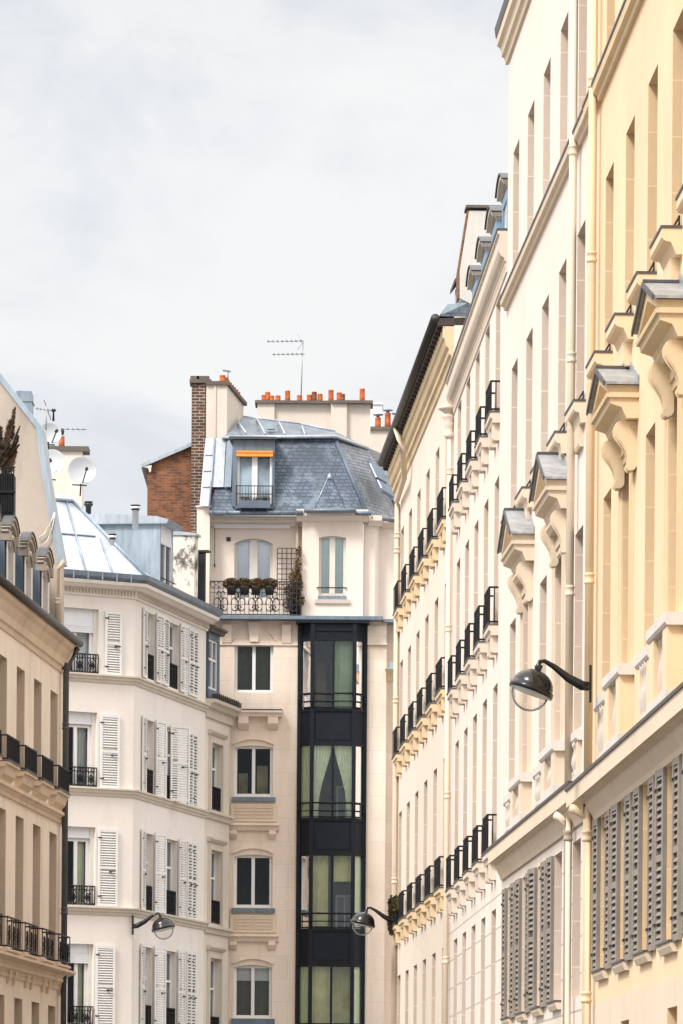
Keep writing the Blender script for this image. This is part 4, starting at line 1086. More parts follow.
m.body(xL, xR+2, 0, zs, 8, -.5); m.add([(bx0,-.5,0),(bx1,-.5,0),(bx1,-.5,zs),(bx0,-.5,zs)], [(0,1,2,3)]) if False else None
part('wall', m, M['stone_c'], R, F)
for i, h in enumerate(holes):
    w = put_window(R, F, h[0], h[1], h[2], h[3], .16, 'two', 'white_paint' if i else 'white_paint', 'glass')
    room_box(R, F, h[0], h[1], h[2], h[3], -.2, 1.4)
    if i in (0, 3):
        part('net_or_reflection_sheet', curtain_mb(h[0]-.05, h[1]+.05, h[2]-.05, h[3]+.05, -.3, 9, .012), M['net'], R, F)
    if i == 3:
        m = MB(); m.box(h[0]+.05, h[1]-.05, -.245, -.24, h[3]-.42, h[3]); part('roller_blind', m, M['curtain'], R, F)
    if i in (1,):
        m = MB(); m.box(h[0]+.1, h[0]+.35, -1.2, -.9, h[2]-.1, h[2]+.7); m.box(h[0]+.6, h[0]+.9, -1.0, -.8, h[2]-.1, h[2]+.9); part('furniture', m, M['room_warm'], R, F)
# window decoration
def arch_relief(u0, u1, z, rise):
    m = MB(); m.arc(u0-.06, u1+.06, z+.02, z+.02+rise, .05, 0, .05); return m
for i, h in enumerate(holes):
    if i == 0:
        m = MB(); m.arc(h[0]-.05, h[1]+.05, h[3]+.06, h[3]+.42, .05, 0, .04)
        c0 = (h[0]+h[1])/2; m.plate([(c0-.11,h[3]+.03),(c0+.11,h[3]+.03),(c0+.17,h[3]+.56),(c0-.17,h[3]+.56)], 0, .09)
        m.box(h[0]-.25, h[1]+.25, 0, .03, h[3]+.005, h[3]+.03)
        part('arch_moulding', m, M['stone_c'], R, F)
    else:
        m = MB(); m.arc(h[0]-.02, h[1]+.02, h[3]+.02, h[3]+.16, .05, 0, .06); m.spandrel(h[0],h[1],h[3]-.06,h[3]-.001,-.12,-.004)
        part('arch_moulding', m, M['stone_c'], R, F)
# shelves and consoles
def shelf(u0, u1, z, out=.2, cons=True):
    m = MB(); m.prof(u0, u1, [(0,z-.16),(out*.7,z-.16),(out*.8,z-.08),(out,z-.06),(out,z),(0,z)])
    if cons:
        for a in (u0+.08, u1-.38):
            m.prof(a, a+.28, [(0,z-.5),(.05,z-.5),(out*.7,z-.35),(out*.75,z-.162),(0,z-.162)])
    part('shelf', m, M['stone_c'], R, F)
    m = MB(); m.box(u0-.01, u1+.01, 0, out+.012, z+.001, z+.03); part('flashing', m, M['zinc_dark'], R, F)
shelf(U(235.5,712), U(282,712), ZZ(711), .3)
for i in (1, 2):
    h = holes[i]; a = h[0]-.05; b = h[1]+.08
    m = MB(); m.box(a, b, 0, .1, h[2]-.14, h[2]-.02); part('sill', m, M['zinc_slate'], R, F)
    m = MB(); m.box(a-.04, b+.04, 0, .06, h[2]-.68, h[2]-.2); vp = part('vent_panel', m, M['trim_warm'], R, F)
    m = MB()
    for q in range(4): m.box(a+.08, (a+b)/2-.05, .061, .075, h[2]-.58+q*.09, h[2]-.55+q*.09); m.box((a+b)/2+.05, b-.08, .061, .075, h[2]-.58+q*.09, h[2]-.55+q*.09)
    for q in range(5): pass
    part('vent_slat', m, M['trim_warm'], vp)
    m = MB(); m.box(a+.06, b-.06, .0601, .063, h[2]-.62, h[2]-.24); part('vent_recess', m, M['jamb_beige'], vp)
    m = MB(); zz = h[2]-.72; m.prof(a-.14, b+.1, [(0,zz-.2),(.1,zz-.2),(.14,zz-.1),(.22,zz-.07),(.22,zz),(0,zz)]); m.prof(a-.06, a+.14, [(0,zz-.42),(.05,zz-.42),(.15,zz-.3),(.15,zz-.202),(0,zz-.202)]); m.prof(b-.18, b+.02, [(0,zz-.42),(.05,zz-.42),(.15,zz-.3),(.15,zz-.202),(0,zz-.202)])
    part('shelf', m, M['stone_c'], R, F)
m = MB(); m.box(holes[3][0]-.05, holes[3][1]+.08, 0, .1, holes[3][2]-.2, holes[3][2]-.02); part('sill', m, M['lead'], R, F)
# pilaster caps under the zinc slab
for x0, x1 in ((222,231.5),(282,291),):
    m = MB(); a, b = U(x0,640), U(x1,640); m.prof(a, b, [(0,ZZ(645)),(.06,ZZ(643)),(.16,ZZ(628)),(.16,ZZ(625)),(0,ZZ(625))]); part('pilaster_cap', m, M['stone_c'], R, F)
m = MB(); m.box(xL, bx0-.02, 0, .04, ZZ(644.5)-.02, ZZ(643)); part('string_course', m, M['stone_c'], R, F)
m = MB(); m.box(bx1+.02, U(385), 0, .05, ZZ(643,370)+.001, ZZ(626,370)); m.box(bx1+.02, U(386), 0, .08, ZZ(645,370), ZZ(643.2,370)); part('pilaster_cap', m, M['stone_c'], R, F)
# zinc slab
zs1 = ZZ(617.5, 300)
m = MB(); m.box(U(211,620), U(383,620), -.6, .42, zs, zs1); m.box(U(383,620), xR+.5, -.6, .15, zs-.03, zs1-.04); part('balcony_slab', m, M['zinc_slab'], R, F)
# black steel bay: canted
zb0 = 0; co = .42
xs = [U(298.5,800), U(311.5,800,.42), U(353.5,800,.42), U(364.5,800)]
P = [(xs[0],0.02), (xs[1],co), (xs[2],co), (xs[3],0.02)]
glz = [(640,709.5),(745,819),(855,929.5),(966,1040)]
gl = [(ZZ(b,330,.4), ZZ(a,330,.4)) for a, b in glz]
sm = MB()
def strip(mb, p, q, z0, z1, th=.05, off=0.0):
    d = Vector((q[0]-p[0], q[1]-p[1])); L = d.length; d /= L; n = Vector((-d.y, d.x)); n = n if n.y > 0 else -n
    a = [(p[0]+n.x*off, p[1]+n.y*off), (q[0]+n.x*off, q[1]+n.y*off), (q[0]+n.x*(off-th), q[1]+n.y*(off-th)), (p[0]+n.x*(off-th), p[1]+n.y*(off-th))]
    mb.hexa([(x,y,z0) for x, y in a], [(x,y,z1) for x, y in a])
ztopb = zs - .01
edges = [ztopb] + [v for g_ in gl for v in (g_[1], g_[0])] + [0]
for k in range(0, len(edges), 2):
    if k+1 < len(edges):
        za, zb = edges[k+1], edges[k]
        for i in range(3): strip(sm, P[i], P[i+1], za, zb, .05)
for i, (x, o) in enumerate(P):
    w = .055 if i in (1, 2) else .05
    sm.box(x-w, x+w, o-.06, o+.05 if i in (1,2) else o+.06, 0, ztopb)
cm = (xs[1]+xs[2])/2; sm.box(cm-.028, cm+.028, co-.06, co+.02, 0, ztopb)
sm.box(xs[0]-.1, xs[3]+.1, -.02, co+.08, ztopb-.09, ztopb)
for (a, b) in gl:      # raised panels and mouldings
    sm.box(xs[1]+.1, xs[2]-.1, co, co+.018, a-.82, a-.1); sm.box(xs[1], xs[2], co, co+.04, a-.05, a+.03); sm.box(xs[1], xs[2], co, co+.03, b-.02, b+.05)
    for i in (0, 2): strip(sm, P[i], P[i+1], a-.05, a+.03, .05, .03); strip(sm, P[i], P[i+1], b-.02, b+.05, .05, .03)
sm.box(xs[1], xs[2], co, co+.03, ztopb-.3, ztopb-.26)
bay = part('bay_window', sm, M['steel_navy'], R, F)
g = MB()
for (a, b) in gl:
    for i in range(3):
        (xa,oa),(xb_,ob_) = P[i],P[i+1]; g.add([(xa,oa-.035,a),(xb_,ob_-.035,a),(xb_,ob_-.035,b),(xa,oa-.035,b)], [(0,1,2,3)])
part('pane', g, M['glass_bay'], bay)
for (a, b) in gl:
    rm = MB()
    for zz in (a+.06, a+.22, a+.42, a+.44):
        for i in range(3):
            p, q = P[i], P[i+1]; rm.tube([(p[0], p[1]+.09, zz), (q[0], q[1]+.09, zz)], .013, 5)
    for i in range(4): rm.tube([(P[i][0], P[i][1]+.09, a+.06), (P[i][0], P[i][1]+.09, a+.44)], .013, 5)
    part('guard_rail', rm, M['steel_navy'], bay)
# rooms behind bay
for k, (a, b) in enumerate(gl):
    m = MB(); q = -1.8
    x0, x1 = xs[0]+.02, xs[3]-.02
    m.add([(x0,0,a-.1),(x0,q,a-.1),(x0,q,b+.1),(x0,0,b+.1)], [(0,1,2,3)]); m.add([(x1,0,a-.1),(x1,q,a-.1),(x1,q,b+.1),(x1,0,b+.1)], [(0,1,2,3)])
    m.add([(x0,q,a-.1),(x1,q,a-.1),(x1,q,b+.1),(x0,q,b+.1)], [(0,1,2,3)]); 
    for zz in (a-.1, b+.1): m.add([(x0,-.05,zz),(xs[1]+.05,co-.08,zz),(xs[2]-.05,co-.08,zz),(x1,-.05,zz),(x1,q,zz),(x0,q,zz)], [(0,1,2,3,4,5)])
    part('room_interior', m, M['room_warm'], R, F)
    # curtains at the canted sides
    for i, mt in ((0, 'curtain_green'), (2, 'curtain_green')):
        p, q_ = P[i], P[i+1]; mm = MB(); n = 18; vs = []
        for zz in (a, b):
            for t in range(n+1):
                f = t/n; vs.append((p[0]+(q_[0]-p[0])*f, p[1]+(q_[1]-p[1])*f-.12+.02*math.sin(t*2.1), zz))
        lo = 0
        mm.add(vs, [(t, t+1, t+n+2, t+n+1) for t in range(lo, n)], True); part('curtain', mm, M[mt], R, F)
    xm = cm
    if k == 1:
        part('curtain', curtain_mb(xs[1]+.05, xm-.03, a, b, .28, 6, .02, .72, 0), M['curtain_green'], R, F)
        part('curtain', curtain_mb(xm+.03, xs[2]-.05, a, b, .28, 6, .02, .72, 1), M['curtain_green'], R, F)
    elif k == 3:
        part('net_or_reflection_sheet', curtain_mb(xs[1]+.02, xm-.03, a, b, .2, 5, .012), M['reflection_olive'], R, F)  # olive sheets added in place of facades mirrored in these panes
        part('net_or_reflection_sheet', curtain_mb(xm+.03, xs[2]-.02, a, b, -.1, 4, .015), M['reflection_olive'], R, F)
    elif k == 0:
        part('net_or_reflection_sheet', curtain_mb(xm+.03, xs[2]-.02, a, b, .2, 4, .012), M['reflection_sage'], R, F)  # sage sheet imitates a reflection in the right pane
        m = MB(); m.box(xs[1]+.1, xm-.2, -.9, -.85, a, b-.45); part('wardrobe', m, M['wardrobe'], R, F)
    else:
        part('net_or_reflection_sheet', curtain_mb(xs[1]+.02, xm-.1, a+.1, b, .15, 3, .012), M['reflection_olive'], R, F)  # reflection put in as coloured sheets, here and on the right
        part('net_or_reflection_sheet', curtain_mb(xm+.05, xs[2]-.02, b-.7, b, .15, 3, .012), M['reflection_olive'], R, F)
    if k in (1, 2):
        m = MB(); cx0 = xm+.1
        m.box(cx0, cx0+.5, -.9, -.86, a+.05, a+1.0); fr = part('inner_window', m, M['white_paint'], R, F)
        m = MB(); m.box(cx0+.05, cx0+.23, -.86, -.85, a+.1, a+.95); m.box(cx0+.27, cx0+.45, -.86, -.85, a+.1, a+.95); part('pane', m, M['glass_dark'], fr)
# upper storey walls
ze_ = ZZ(516, 300)
pu0, pu1 = U(196.5,560), U(209.5,560)
rx1 = U(302, 570); qx = U(363, 570)
aw = (U(234.3,570,-.5), U(272.5,570,-.5), ZZ(600,250,-.5), ZZ(538.5,250,-.5))
m = MB()
m.wall(pu1, rx1, zs1, ze_, [aw], -.5, .18); m.spandrel(aw[0], aw[1], aw[3]-.14, aw[3]-.001, -.62, -.504)
part('upper_wall', m, M['plaster_c'], R, F)
m = MB(); m.wall(U(362), xR+1.0, zs1, ze_, [], -.6, .1)
part('recessed_wall', m, M['plaster_c'], R, F)
m = MB(); m.box(pu0, pu1, -1.6, -.05, zs1-1.0, ZZ(507,200)); m.box(pu0-.03, pu1+.03, -1.6, -.0, ZZ(507,200), ZZ(505.5,200)); part('pier', m, M['plaster_c'], R, F)
bw = (U(318.8,565), U(345.8,565), ZZ(596,330), ZZ(536,330))
m = MB(); m.wall(rx1, qx, zs1, ze_, [bw], 0, .12); m.spandrel(bw[0], bw[1], bw[3]-.05, bw[3]-.001, -.09, -.004)
for x in (rx1, qx): m.add([(x,0,zs1),(x,-1.2,zs1),(x,-1.2,ze_),(x,0,ze_)], [(0,1,2,3)])
part('upper_bay', m, M['plaster_c'], R, F)
m = MB(); a, b = U(364,570,-.25), U(379,570,-.25)
m.prof(a, a+.001, [(0,0),(0,.1),(.1,.1)]) if False else None
vs = []; n = 8
pts = [(a,-.22)] + [(b-.15+.15*math.sin(t*math.pi/2/n), -.22-.38*(1-math.cos(t*math.pi/2/n))) for t in range(n+1)]
m.add([(x,o,zs1) for x,o in pts]+[(x,o,ze_) for x,o in pts], [(i,i+1,i+len(pts)+1,i+len(pts)) for i in range(len(pts)-1)], True)
m.add([(a,-.22,zs1),(a,-.7,zs1),(a,-.7,ze_),(a,-.22,ze_)], [(0,1,2,3)])
part('rounded_pier', m, M['plaster_c'], R, F)
# upper cornices
m = MB(); z = ze_
prf = lambda o, h=.18: [(o-.02,z-h-.05),(o+.06,z-h-.05),(o+.1,z-h+.02),(o+.22,z-h+.07),(o+.24,z+.03),(o-.3,z+.03)]
m.prof(pu1, rx1-.0, prf(-.5)); part('cornice', m, M['plaster_c'], R, F)
m = MB(); z = ze_+.02; m.prof(rx1-.16, qx+.13, [(-.5,z-.16),(.04,z-.16),(.1,z-.08),(.2,z-.04),(.2,z+.14),(-.5,z+.14)]); part('cornice', m, M['plaster_c'], R, F)
m = MB(); z = ze_; m.prof(qx+.14, U(380), prf(-.2)); m.prof(U(380.3), xR+1, prf(-.6)); part('cornice', m, M['plaster_c'], R, F)
# upper windows
put_window(R, F, aw[0], aw[1], aw[2], aw[3], .16, 'two', 'offwhite_wood', 'glass_blind', -.5) if 'glass_blind' in M else None
def blindwin(w4, o, mt, kind='two'):
    a, b, c0, d = w4
    m = MB(); t = .07
    m.box(a, a+t, o-.17, o-.1, c0, d); m.box(b-t, b, o-.17, o-.1, c0, d); m.box((a+b)/2-.11*(b-a)/1.05, (a+b)/2+.11*(b-a)/1.05, o-.17, o-.09, c0, d); m.box(a+t,b-t,o-.17,o-.101,c0,c0+.08); m.box(a+t,b-t,o-.17,o-.101,d-.05,d)
    w = part('window', m, M['offwhite_wood'], R, F)
    g = MB(); g.add([(a+.02,o-.135,c0),(b-.02,o-.135,c0),(b-.02,o-.135,d),(a+.02,o-.135,d)], [(0,1,2,3)]); part('pane', g, M['glass'], w)
    g = MB(); g.box(a+.01, b-.01, o-.165, o-.16, c0, d); part('blind', g, M[mt], w)
blindwin(aw, -.5, 'curtain_blue'); blindwin(bw, 0, 'curtain_mint')
m = MB(); m.box(bw[0]-.05, bw[1]+.03, .02, .04, ZZ(588.5,330), ZZ(587.3,330)); part('guard_rail', m, M['iron_soft'], R, F)
m = MB(); m.box(bw[0]-.02, bw[1]+.02, -.1, .05, bw[2]-.1, bw[2]-.001); part('sill_flashing', m, M['zinc_slab'], R, F)
m = MB(); m.prof(bw[0]-.1, bw[1]+.12, [(0,bw[2]-.22),(.06,bw[2]-.2),(.09,bw[2]-.102),(0,bw[2]-.102)]); part('sill', m, M['plaster_c'], R, F)
# awning roll, vent, downpipe
m = MB(); zz = ZZ(526.5,250,-.4); m.box(U(214.5,527,-.4), U(290,527,-.4), -.5, -.36, zz-.05, zz+.05); part('awning_case', m, M['white_paint'], R, F)
m = MB(); xx = U(214.8,540,-.42); m.tube([(xx,-.40,zz),(xx,-.40,ZZ(566,214,-.42))], .008, 5); m.box(xx-.02,xx+.02,-.42,-.38,ZZ(567,214,-.42),ZZ(564,214,-.42)); part('awning_crank', m, M['iron_soft'], R, F)
m = MB(); m.box(U(226,537), U(230.2,537), -.5, -.485, ZZ(539), ZZ(534.8)); part('vent_grille', m, M['room'], R, F)
m = MB(); m.tube([(U(297,570,-.4),-.38,zs1+.0),(U(297,570,-.4),-.38,ze_-.15)], .05, 10); part('drainpipe', m, M['pipe_cream'], R, F)
# small bracket at the far right pier
m = MB(); a = U(386,670,0); zz = ZZ(671,388); m.prof(a, a+.25, [(-.1,zz-.3),(.0,zz-.28),(.1,zz-.12),(.22,zz-.02),(.24,zz+.02),(-.1,zz+.02)]); part('bracket', m, M['ochre'], R, F)
m = MB(); m.box(a-.02, a+.27, -.1, .26, zz+.021, zz+.05); m.box(a+.1, a+.2, -.1, .1, zz+.05, zz+.24); part('bracket_flashing', m, M['zinc_blue'], R, F)
# balcony railing (ornate) on slab
m = rail_mb(U(301,600,.3)-U(210,600,.3), .92, .0, 'ring', .115, .008)
w_ = U(301,600,.3)-U(210,600,.3)
for i in range(5):
    c_ = w_*(.12+.19*i)
    for sg in (-1, 1):
        for rr, dz in ((.14,.30),(.08,.55),(.06,.2)):
            m.tube([(c_+sg*rr*(1+math.cos(a*math.pi/5))*.7, 0, dz+rr*math.sin(a*math.pi/5)*1.3) for a in range(10)], .014, 4)
for z_ in (.3, .62): m.box(0, w_, -.006, .006, z_-.006, z_+.006)
m.v = [(x+U(210,600,.3), y-.34, zc_+zs1) for x, y, zc_ in m.v]
for z_ in (zs1+.92, zs1+.05): m.box(U(210,600,.3), U(210,600,.3)+.015, -.4, .34, z_-.012, z_+.012)
part('balcony_railing', m, M['iron_soft'], R, F)

# gutters + mansard (world-space corners)
def q4(mb, *pts): mb.add([(p[0], -p[1], p[2]) for p in pts], [tuple(range(len(pts)))])
Zf = ZC
EL = WP(208.5,513.5,Zf-.05); ER = WP(366,512.5,Zf-.05); ER2 = WP(396,521.5,Zf+1.6)
TL = WP(228,437.5,Zf+.85); TR = WP(334.5,437.5,Zf+.85); TR2 = WP(371,449,Zf+2.4)
EL_back = (EL[0], Zf+7, EL[2]); TL_back=(TL[0], Zf+6, TL[2])
m = MB(); q4(m, EL, ER, TR, TL); q4(m, EL, TL, TL_back, EL_back); part('roof', m, M['slate'], R, WORLD)
m = MB(); q4(m, ER, ER2, TR2, TR); ERb = WP(400,523,Zf+7); TRb = WP(385,455,Zf+6.5); q4(m, ER2, ERb, TRb, TR2); part('side_roof', m, M['slate_mossy'], R, WORLD)
tube_w = lambda mb, pts, r, n=8: mb.tube([(p[0], -p[1], p[2]) for p in pts], r, n)
m = MB(); tube_w(m, [ER, TR], .055); part('hip_lead', m, M['lead'], R, WORLD)
# upper zinc roof
AP = WP(243,416.5,Zf+2.6); AQ = WP(300,424,Zf+2.8); AR = WP(335,431.5,Zf+2.4); AS = WP(366,446.5,Zf+2.5)
ZL = WP(222,438.5,Zf+.75); ZR = WP(336,436,Zf+.75)
m = MB(); q4(m, ZL, ZR, AR, AQ); q4(m, ZL, AQ, AP); q4(m, ZR, WP(368,448.5,Zf+2.3), AS, AR); q4(m, AP, AQ, AR, AS, (AS[0],Zf+6.4,AS[2]-.2), (AP[0],Zf+6.4,AP[2]-.3)); q4(m, ZL, AP, (ZL[0],Zf+6,ZL[2])) 
part('zinc_top', m, M['zinc_old'], R, WORLD)
m = MB()
for (x0,y0,x1,y1,za,zb) in ((246,433,238,422,.85,2.0),(265,433.5,257,419,.85,2.5),(285,434,279,422,.85,2.5),(305,434.5,302,426,.85,2.4),(243,416.5,300,423.5,2.6,2.8),(300,423.5,335,431,2.8,2.4)):
    tube_w(m, [WP(x0,y0,Zf+za), WP(x1,y1,Zf+zb)], .028, 6)
tube_w(m, [WP(222,437.5,Zf+.7), WP(336,436.5,Zf+.7), WP(368,448.5,Zf+2.2)], .05, 6)
part('roof_seam', m, M['zinc_roof'], R, WORLD)
p = WP(271.5,424,Zf+1.7); m = MB(); m.box(p[0]-.1, p[0]+.1, -p[1]-.1, -p[1]+.1, p[2]-.15, p[2]+.03); part('roof_hatch', m, M['zinc_blue'], R, WORLD)
# gutter along the eave
m = MB(); g0 = WP(209,513,Zf-.2); g1 = WP(303,513,Zf-.2); tube_w(m, [g0, g1], .07); tube_w(m, [WP(304,510.5,Zf-.45), WP(356,510.5,Zf-.45)], .06); tube_w(m, [WP(355,513,Zf-.3), WP(371,513.5,Zf-.25)], .06); tube_w(m, [WP(371,517,Zf), WP(396,520.5,Zf+.4)], .06)
for x in range(212, 302, 14): p = WP(x, 512, Zf-.28); m.box(p[0]-.01, p[0]+.01, -p[1], -p[1]+.02, p[2]-.1, p[2]+.1)
part('gutter', m, M['zinc_gut'], R, WORLD)
# apron in front of upper bay
m = MB(); a0 = WP(305,513,Zf-.4); a1 = WP(356,513,Zf-.4); b0 = WP(305,508.5,Zf-.05); b1 = WP(352,508.5,Zf-.05); q4(m, a0, a1, b1, b0); part('bay_flashing', m, M['lead'], R, WORLD)
# pyramid on the slope
m = MB(); pk = WP(329.5,474,Zf+.25); q4(m, WP(314,509.5,Zf-.15), WP(345,509.5,Zf-.15), pk); q4(m, WP(314,509.5,Zf-.15), pk, WP(320,500,Zf+.4)); q4(m, WP(345,509.5,Zf-.15), pk, WP(345,500,Zf+.4)); part('roof_pyramid', m, M['slate'], R, WORLD)
m = MB(); m.lathe((pk[0], -pk[1]-.0, pk[2]-.16), [(.1,0),(.07,.1),(0,.2)], 6); tube_w(m, [WP(314,509.5,Zf-.16), pk], .02, 5); part('pyramid_cap', m, M['zinc'], R, WORLD)
# roof dormer
d0, d1 = WP(233.5,470,Zf-.02)[0], WP(273.5,470,Zf-.02)[0]; dz0 = WP(250,507,Zf)[2]; dz1 = WP(250,440,Zf)[2]
w0_, w1_ = WP(237.2,480,Zf)[0], WP(272,480,Zf)[0]; wz0 = WP(250,504,Zf)[2]; wz1 = WP(250,451.5,Zf)[2]
m = MB(); m.wall(d0, d1, dz0, dz1, [(w0_, w1_, wz0, wz1)], -ZC+.05, .15)
m.box(d0-.03, d0, -ZC-1.3, -ZC+.04, dz0, dz1); m.box(d1, d1+.03, -ZC-1.3, -ZC+.04, dz0, dz1)
dm = part('dormer', m, M['zinc_slate'], R, WORLD)
m = MB(); m.prof(d0-.12, d1+.06, [(-ZC-1.5,dz1+.12),(-ZC+.2,dz1+.0),(-ZC+.2,dz1+.07),(-ZC-1.5,dz1+.2)]); part('dormer_roof', m, M['zinc_dark'], dm)
m = MB(); o_ = -ZC-.08; cc = (w0_+w1_)/2
for a, b in ((w0_,w0_+.06),(w1_-.06,w1_),(cc-.075,cc+.075)): m.box(a, b, o_, o_+.06, wz0, wz1)
m.box(w0_,w1_,o_,o_+.055,wz0,wz0+.07); part('casement', m, M['white_paint'], dm)
m = MB(); m.box(w0_, w1_, o_, o_+.01, wz0, wz1); part('pane', m, M['glass_blue2'] if 'glass_blue2' in M else M['glass_blue'], dm)
m = MB(); m.box(w0_-.02, w1_+.02, o_+.08, o_+.22, wz1-.15, wz1-.0); part('sun_blind', m, M['orange_blind'], dm)
m = MB(); m.box(w0_-.02, w1_+.02, o_+.221, o_+.226, wz1-.07, wz1-.045); part('blind_stripe', m, M['orange_dark'], dm)
m = MB(); zr_ = WP(250,487,Zf)[2]
for z_ in (zr_, zr_-.22): m.box(w0_-.03, w1_+.03, -ZC+.2, -ZC+.22, z_-.012, z_+.012)
for k in range(13): x = w0_+(w1_-w0_)*k/12; m.box(x-.006, x+.006, -ZC+.2, -ZC+.215, wz0-.1, zr_)
for x in (w0_-.03, w1_+.01): m.box(x, x+.02, -ZC+.05, -ZC+.22, zr_-.01, zr_+.01); m.box(x, x+.02, -ZC+.2, -ZC+.22, wz0-.1, zr_)
part('guard_rail', m, M['iron_soft'], dm)
m = MB(); m.box(w0_-.05, w1_+.05, -ZC+.02, -ZC+.24, wz0-.16, wz0-.101); part('sill', m, M['lead'], dm)
# flashing strips at the left of the mansard
m = MB(); q4(m, WP(199.5,506,Zf-.1), WP(209,506,Zf-.1), WP(214,438,Zf+.8), WP(205.5,438,Zf+.8)); q4(m, WP(211,487,Zf+.18), WP(223.5,487,Zf+.18), WP(226,438,Zf+.8), WP(215,438,Zf+.8))
part('flashing', m, M['zinc_roof'], R, WORLD)
m = MB(); q4(m, WP(224,487,Zf+.15), WP(231,487,Zf+.1), WP(233,438,Zf+.7), WP(227,438,Zf+.75)); part('lead_strip', m, M['lead'], R, WORLD)
m = MB()
for y in (455,471,487): t = (506-y)/68*.9; tube_w(m, [WP(201+(506-y)*.08,y,Zf-.12+t), WP(210+(506-y)*.08,y,Zf-.12+t)], .012, 5)
tube_w(m, [WP(209.5,506,Zf-.14), WP(214.7,438,Zf+.76)], .025, 5); part('flashing_seam', m, M['zinc'], R, WORLD)
# skylight
m = MB(); s = [WP(367,462,Zf+1.0), WP(379,468,Zf+1.3), WP(392,499,Zf+.8), WP(381,492,Zf+.45)]
def plate3(mb, pts, th=.06):
    a, b, c_, d = [Vector((p[0],-p[1],p[2])) for p in pts]; n = (b-a).cross(d-a).normalized(); 
    if n.y < 0: n = -n
    mb.hexa([tuple(v) for v in (a,b,c_,d)], [tuple(v+n*th) for v in (a,b,c_,d)])
plate3(m, s, .09); sk = part('skylight', m, M['lead'], R, WORLD)
m = MB(); ctr = sum((Vector(p) for p in s), Vector())/4; s2 = [tuple(Vector(p).lerp(ctr, .18)+Vector((0,-.1,.03))) for p in s]; plate3(m, s2, .02); part('skylight_glass', m, M['glass_sky'] if 'glass_sky' in M else M['curtain_blue'], sk)
m = MB(); mid0 = Vector(s2[0]).lerp(Vector(s2[3]), .62); mid1 = Vector(s2[1]).lerp(Vector(s2[2]), .62); tube_w(m, [mid0+Vector((0,-.03,.02)), mid1+Vector((0,-.03,.02))], .035, 6); part('skylight_bar', m, M['iron_soft'], sk)
# blue zinc box at the right behind B3's eave
m = MB(); p0 = WP(379,459,Zf+2.8); p1 = WP(402,460,Zf+2.8); m.box(p0[0], p1[0], -Zf-4.6, -Zf-2.8, WP(390,500,Zf+2.8)[2], p0[2]); m.box(p0[0]-.03, p1[0], -Zf-4.6, -Zf-2.77, WP(390,476,Zf+2.8)[2], WP(390,474.5,Zf+2.8)[2]); part('roof_box', m, M['zinc_blue'], R, WORLD)
# rendered chimney stack left + pots
Zk = Zf+1.2
a = WP(206.5,385,Zk); b = WP(227,385,Zk); c2 = WP(243.5,399,Zk+2.6); bz = WP(206,442,Zk)[2]
m = MB(); zt_ = a[2]
Bx = WP(243.5,420,Zk+2.6)
m.add([(a[0],-Zk,bz-.6),(b[0],-Zk,bz-.6),(c2[0],-Zk-2.6,bz-.6),(a[0],-Zk-2.6,bz-.6),(a[0],-Zk,zt_),(b[0],-Zk,zt_),(c2[0],-Zk-2.6,zt_-.12),(a[0],-Zk-2.6,zt_-.12)], [(0,1,5,4),(1,2,6,5),(2,3,7,6),(3,0,4,7),(4,5,6,7)])
m.box(WP(214.2,400,Zk)[0], WP(216,400,Zk)[0], -Zk, -Zk+.03, bz, zt_)
st = part('chimney_stack', m, M['render_chim'], R, WORLD)
m = MB(); o1 = .07
m.add([(a[0]-.02,-Zk+o1,zt_),(b[0]+.05,-Zk+o1,zt_),(c2[0]+.1,-Zk-2.7,zt_-.12),(a[0]-.02,-Zk-2.7,zt_-.12)]+[(a[0]-.02,-Zk+o1,zt_+.1),(b[0]+.05,-Zk+o1,zt_+.1),(c2[0]+.1,-Zk-2.7,zt_-.02),(a[0]-.02,-Zk-2.7,zt_-.02)], [(0,1,2,3),(4,5,6,7),(0,1,5,4),(1,2,6,5),(2,3,7,6),(3,0,4,7)])
part('chimney_cap', m, M['cap_dark'], st)
for k in range(8):
    t = k/7; Yk = Zk+.25+t*2.1; p = WP(222.5+t*15, 385, Yk); m = MB(); pot(m, p[0], Yk, zt_+.07-.1*t, .24+.03*((k*3) % 3), .085); part('chimney_pot', m, M['terracotta'], st)
# brick chimney
Zb = Zf+1.4
a = WP(191.8,383,Zb); b = WP(205.6,383,Zb); m = MB(); m.box(a[0], b[0], -Zb-.6, -Zb, a[2]-5.2, a[2]); bc = part('brick_chimney', m, M['brick_brown'], R, WORLD)
m = MB(); zt_ = a[2]; m.box(a[0]-.06, b[0]+.16, -Zb-.66, -Zb+.06, zt_, zt_+.1)
m.box(a[0]-.04, a[0]+.2, -Zb-.6, -Zb+.04, zt_+.1, zt_+.19); m.box(b[0]-.24, b[0]+.1, -Zb-.6, -Zb+.04, zt_+.1, zt_+.19); part('chimney_cap', m, M['cap_dark'], bc)
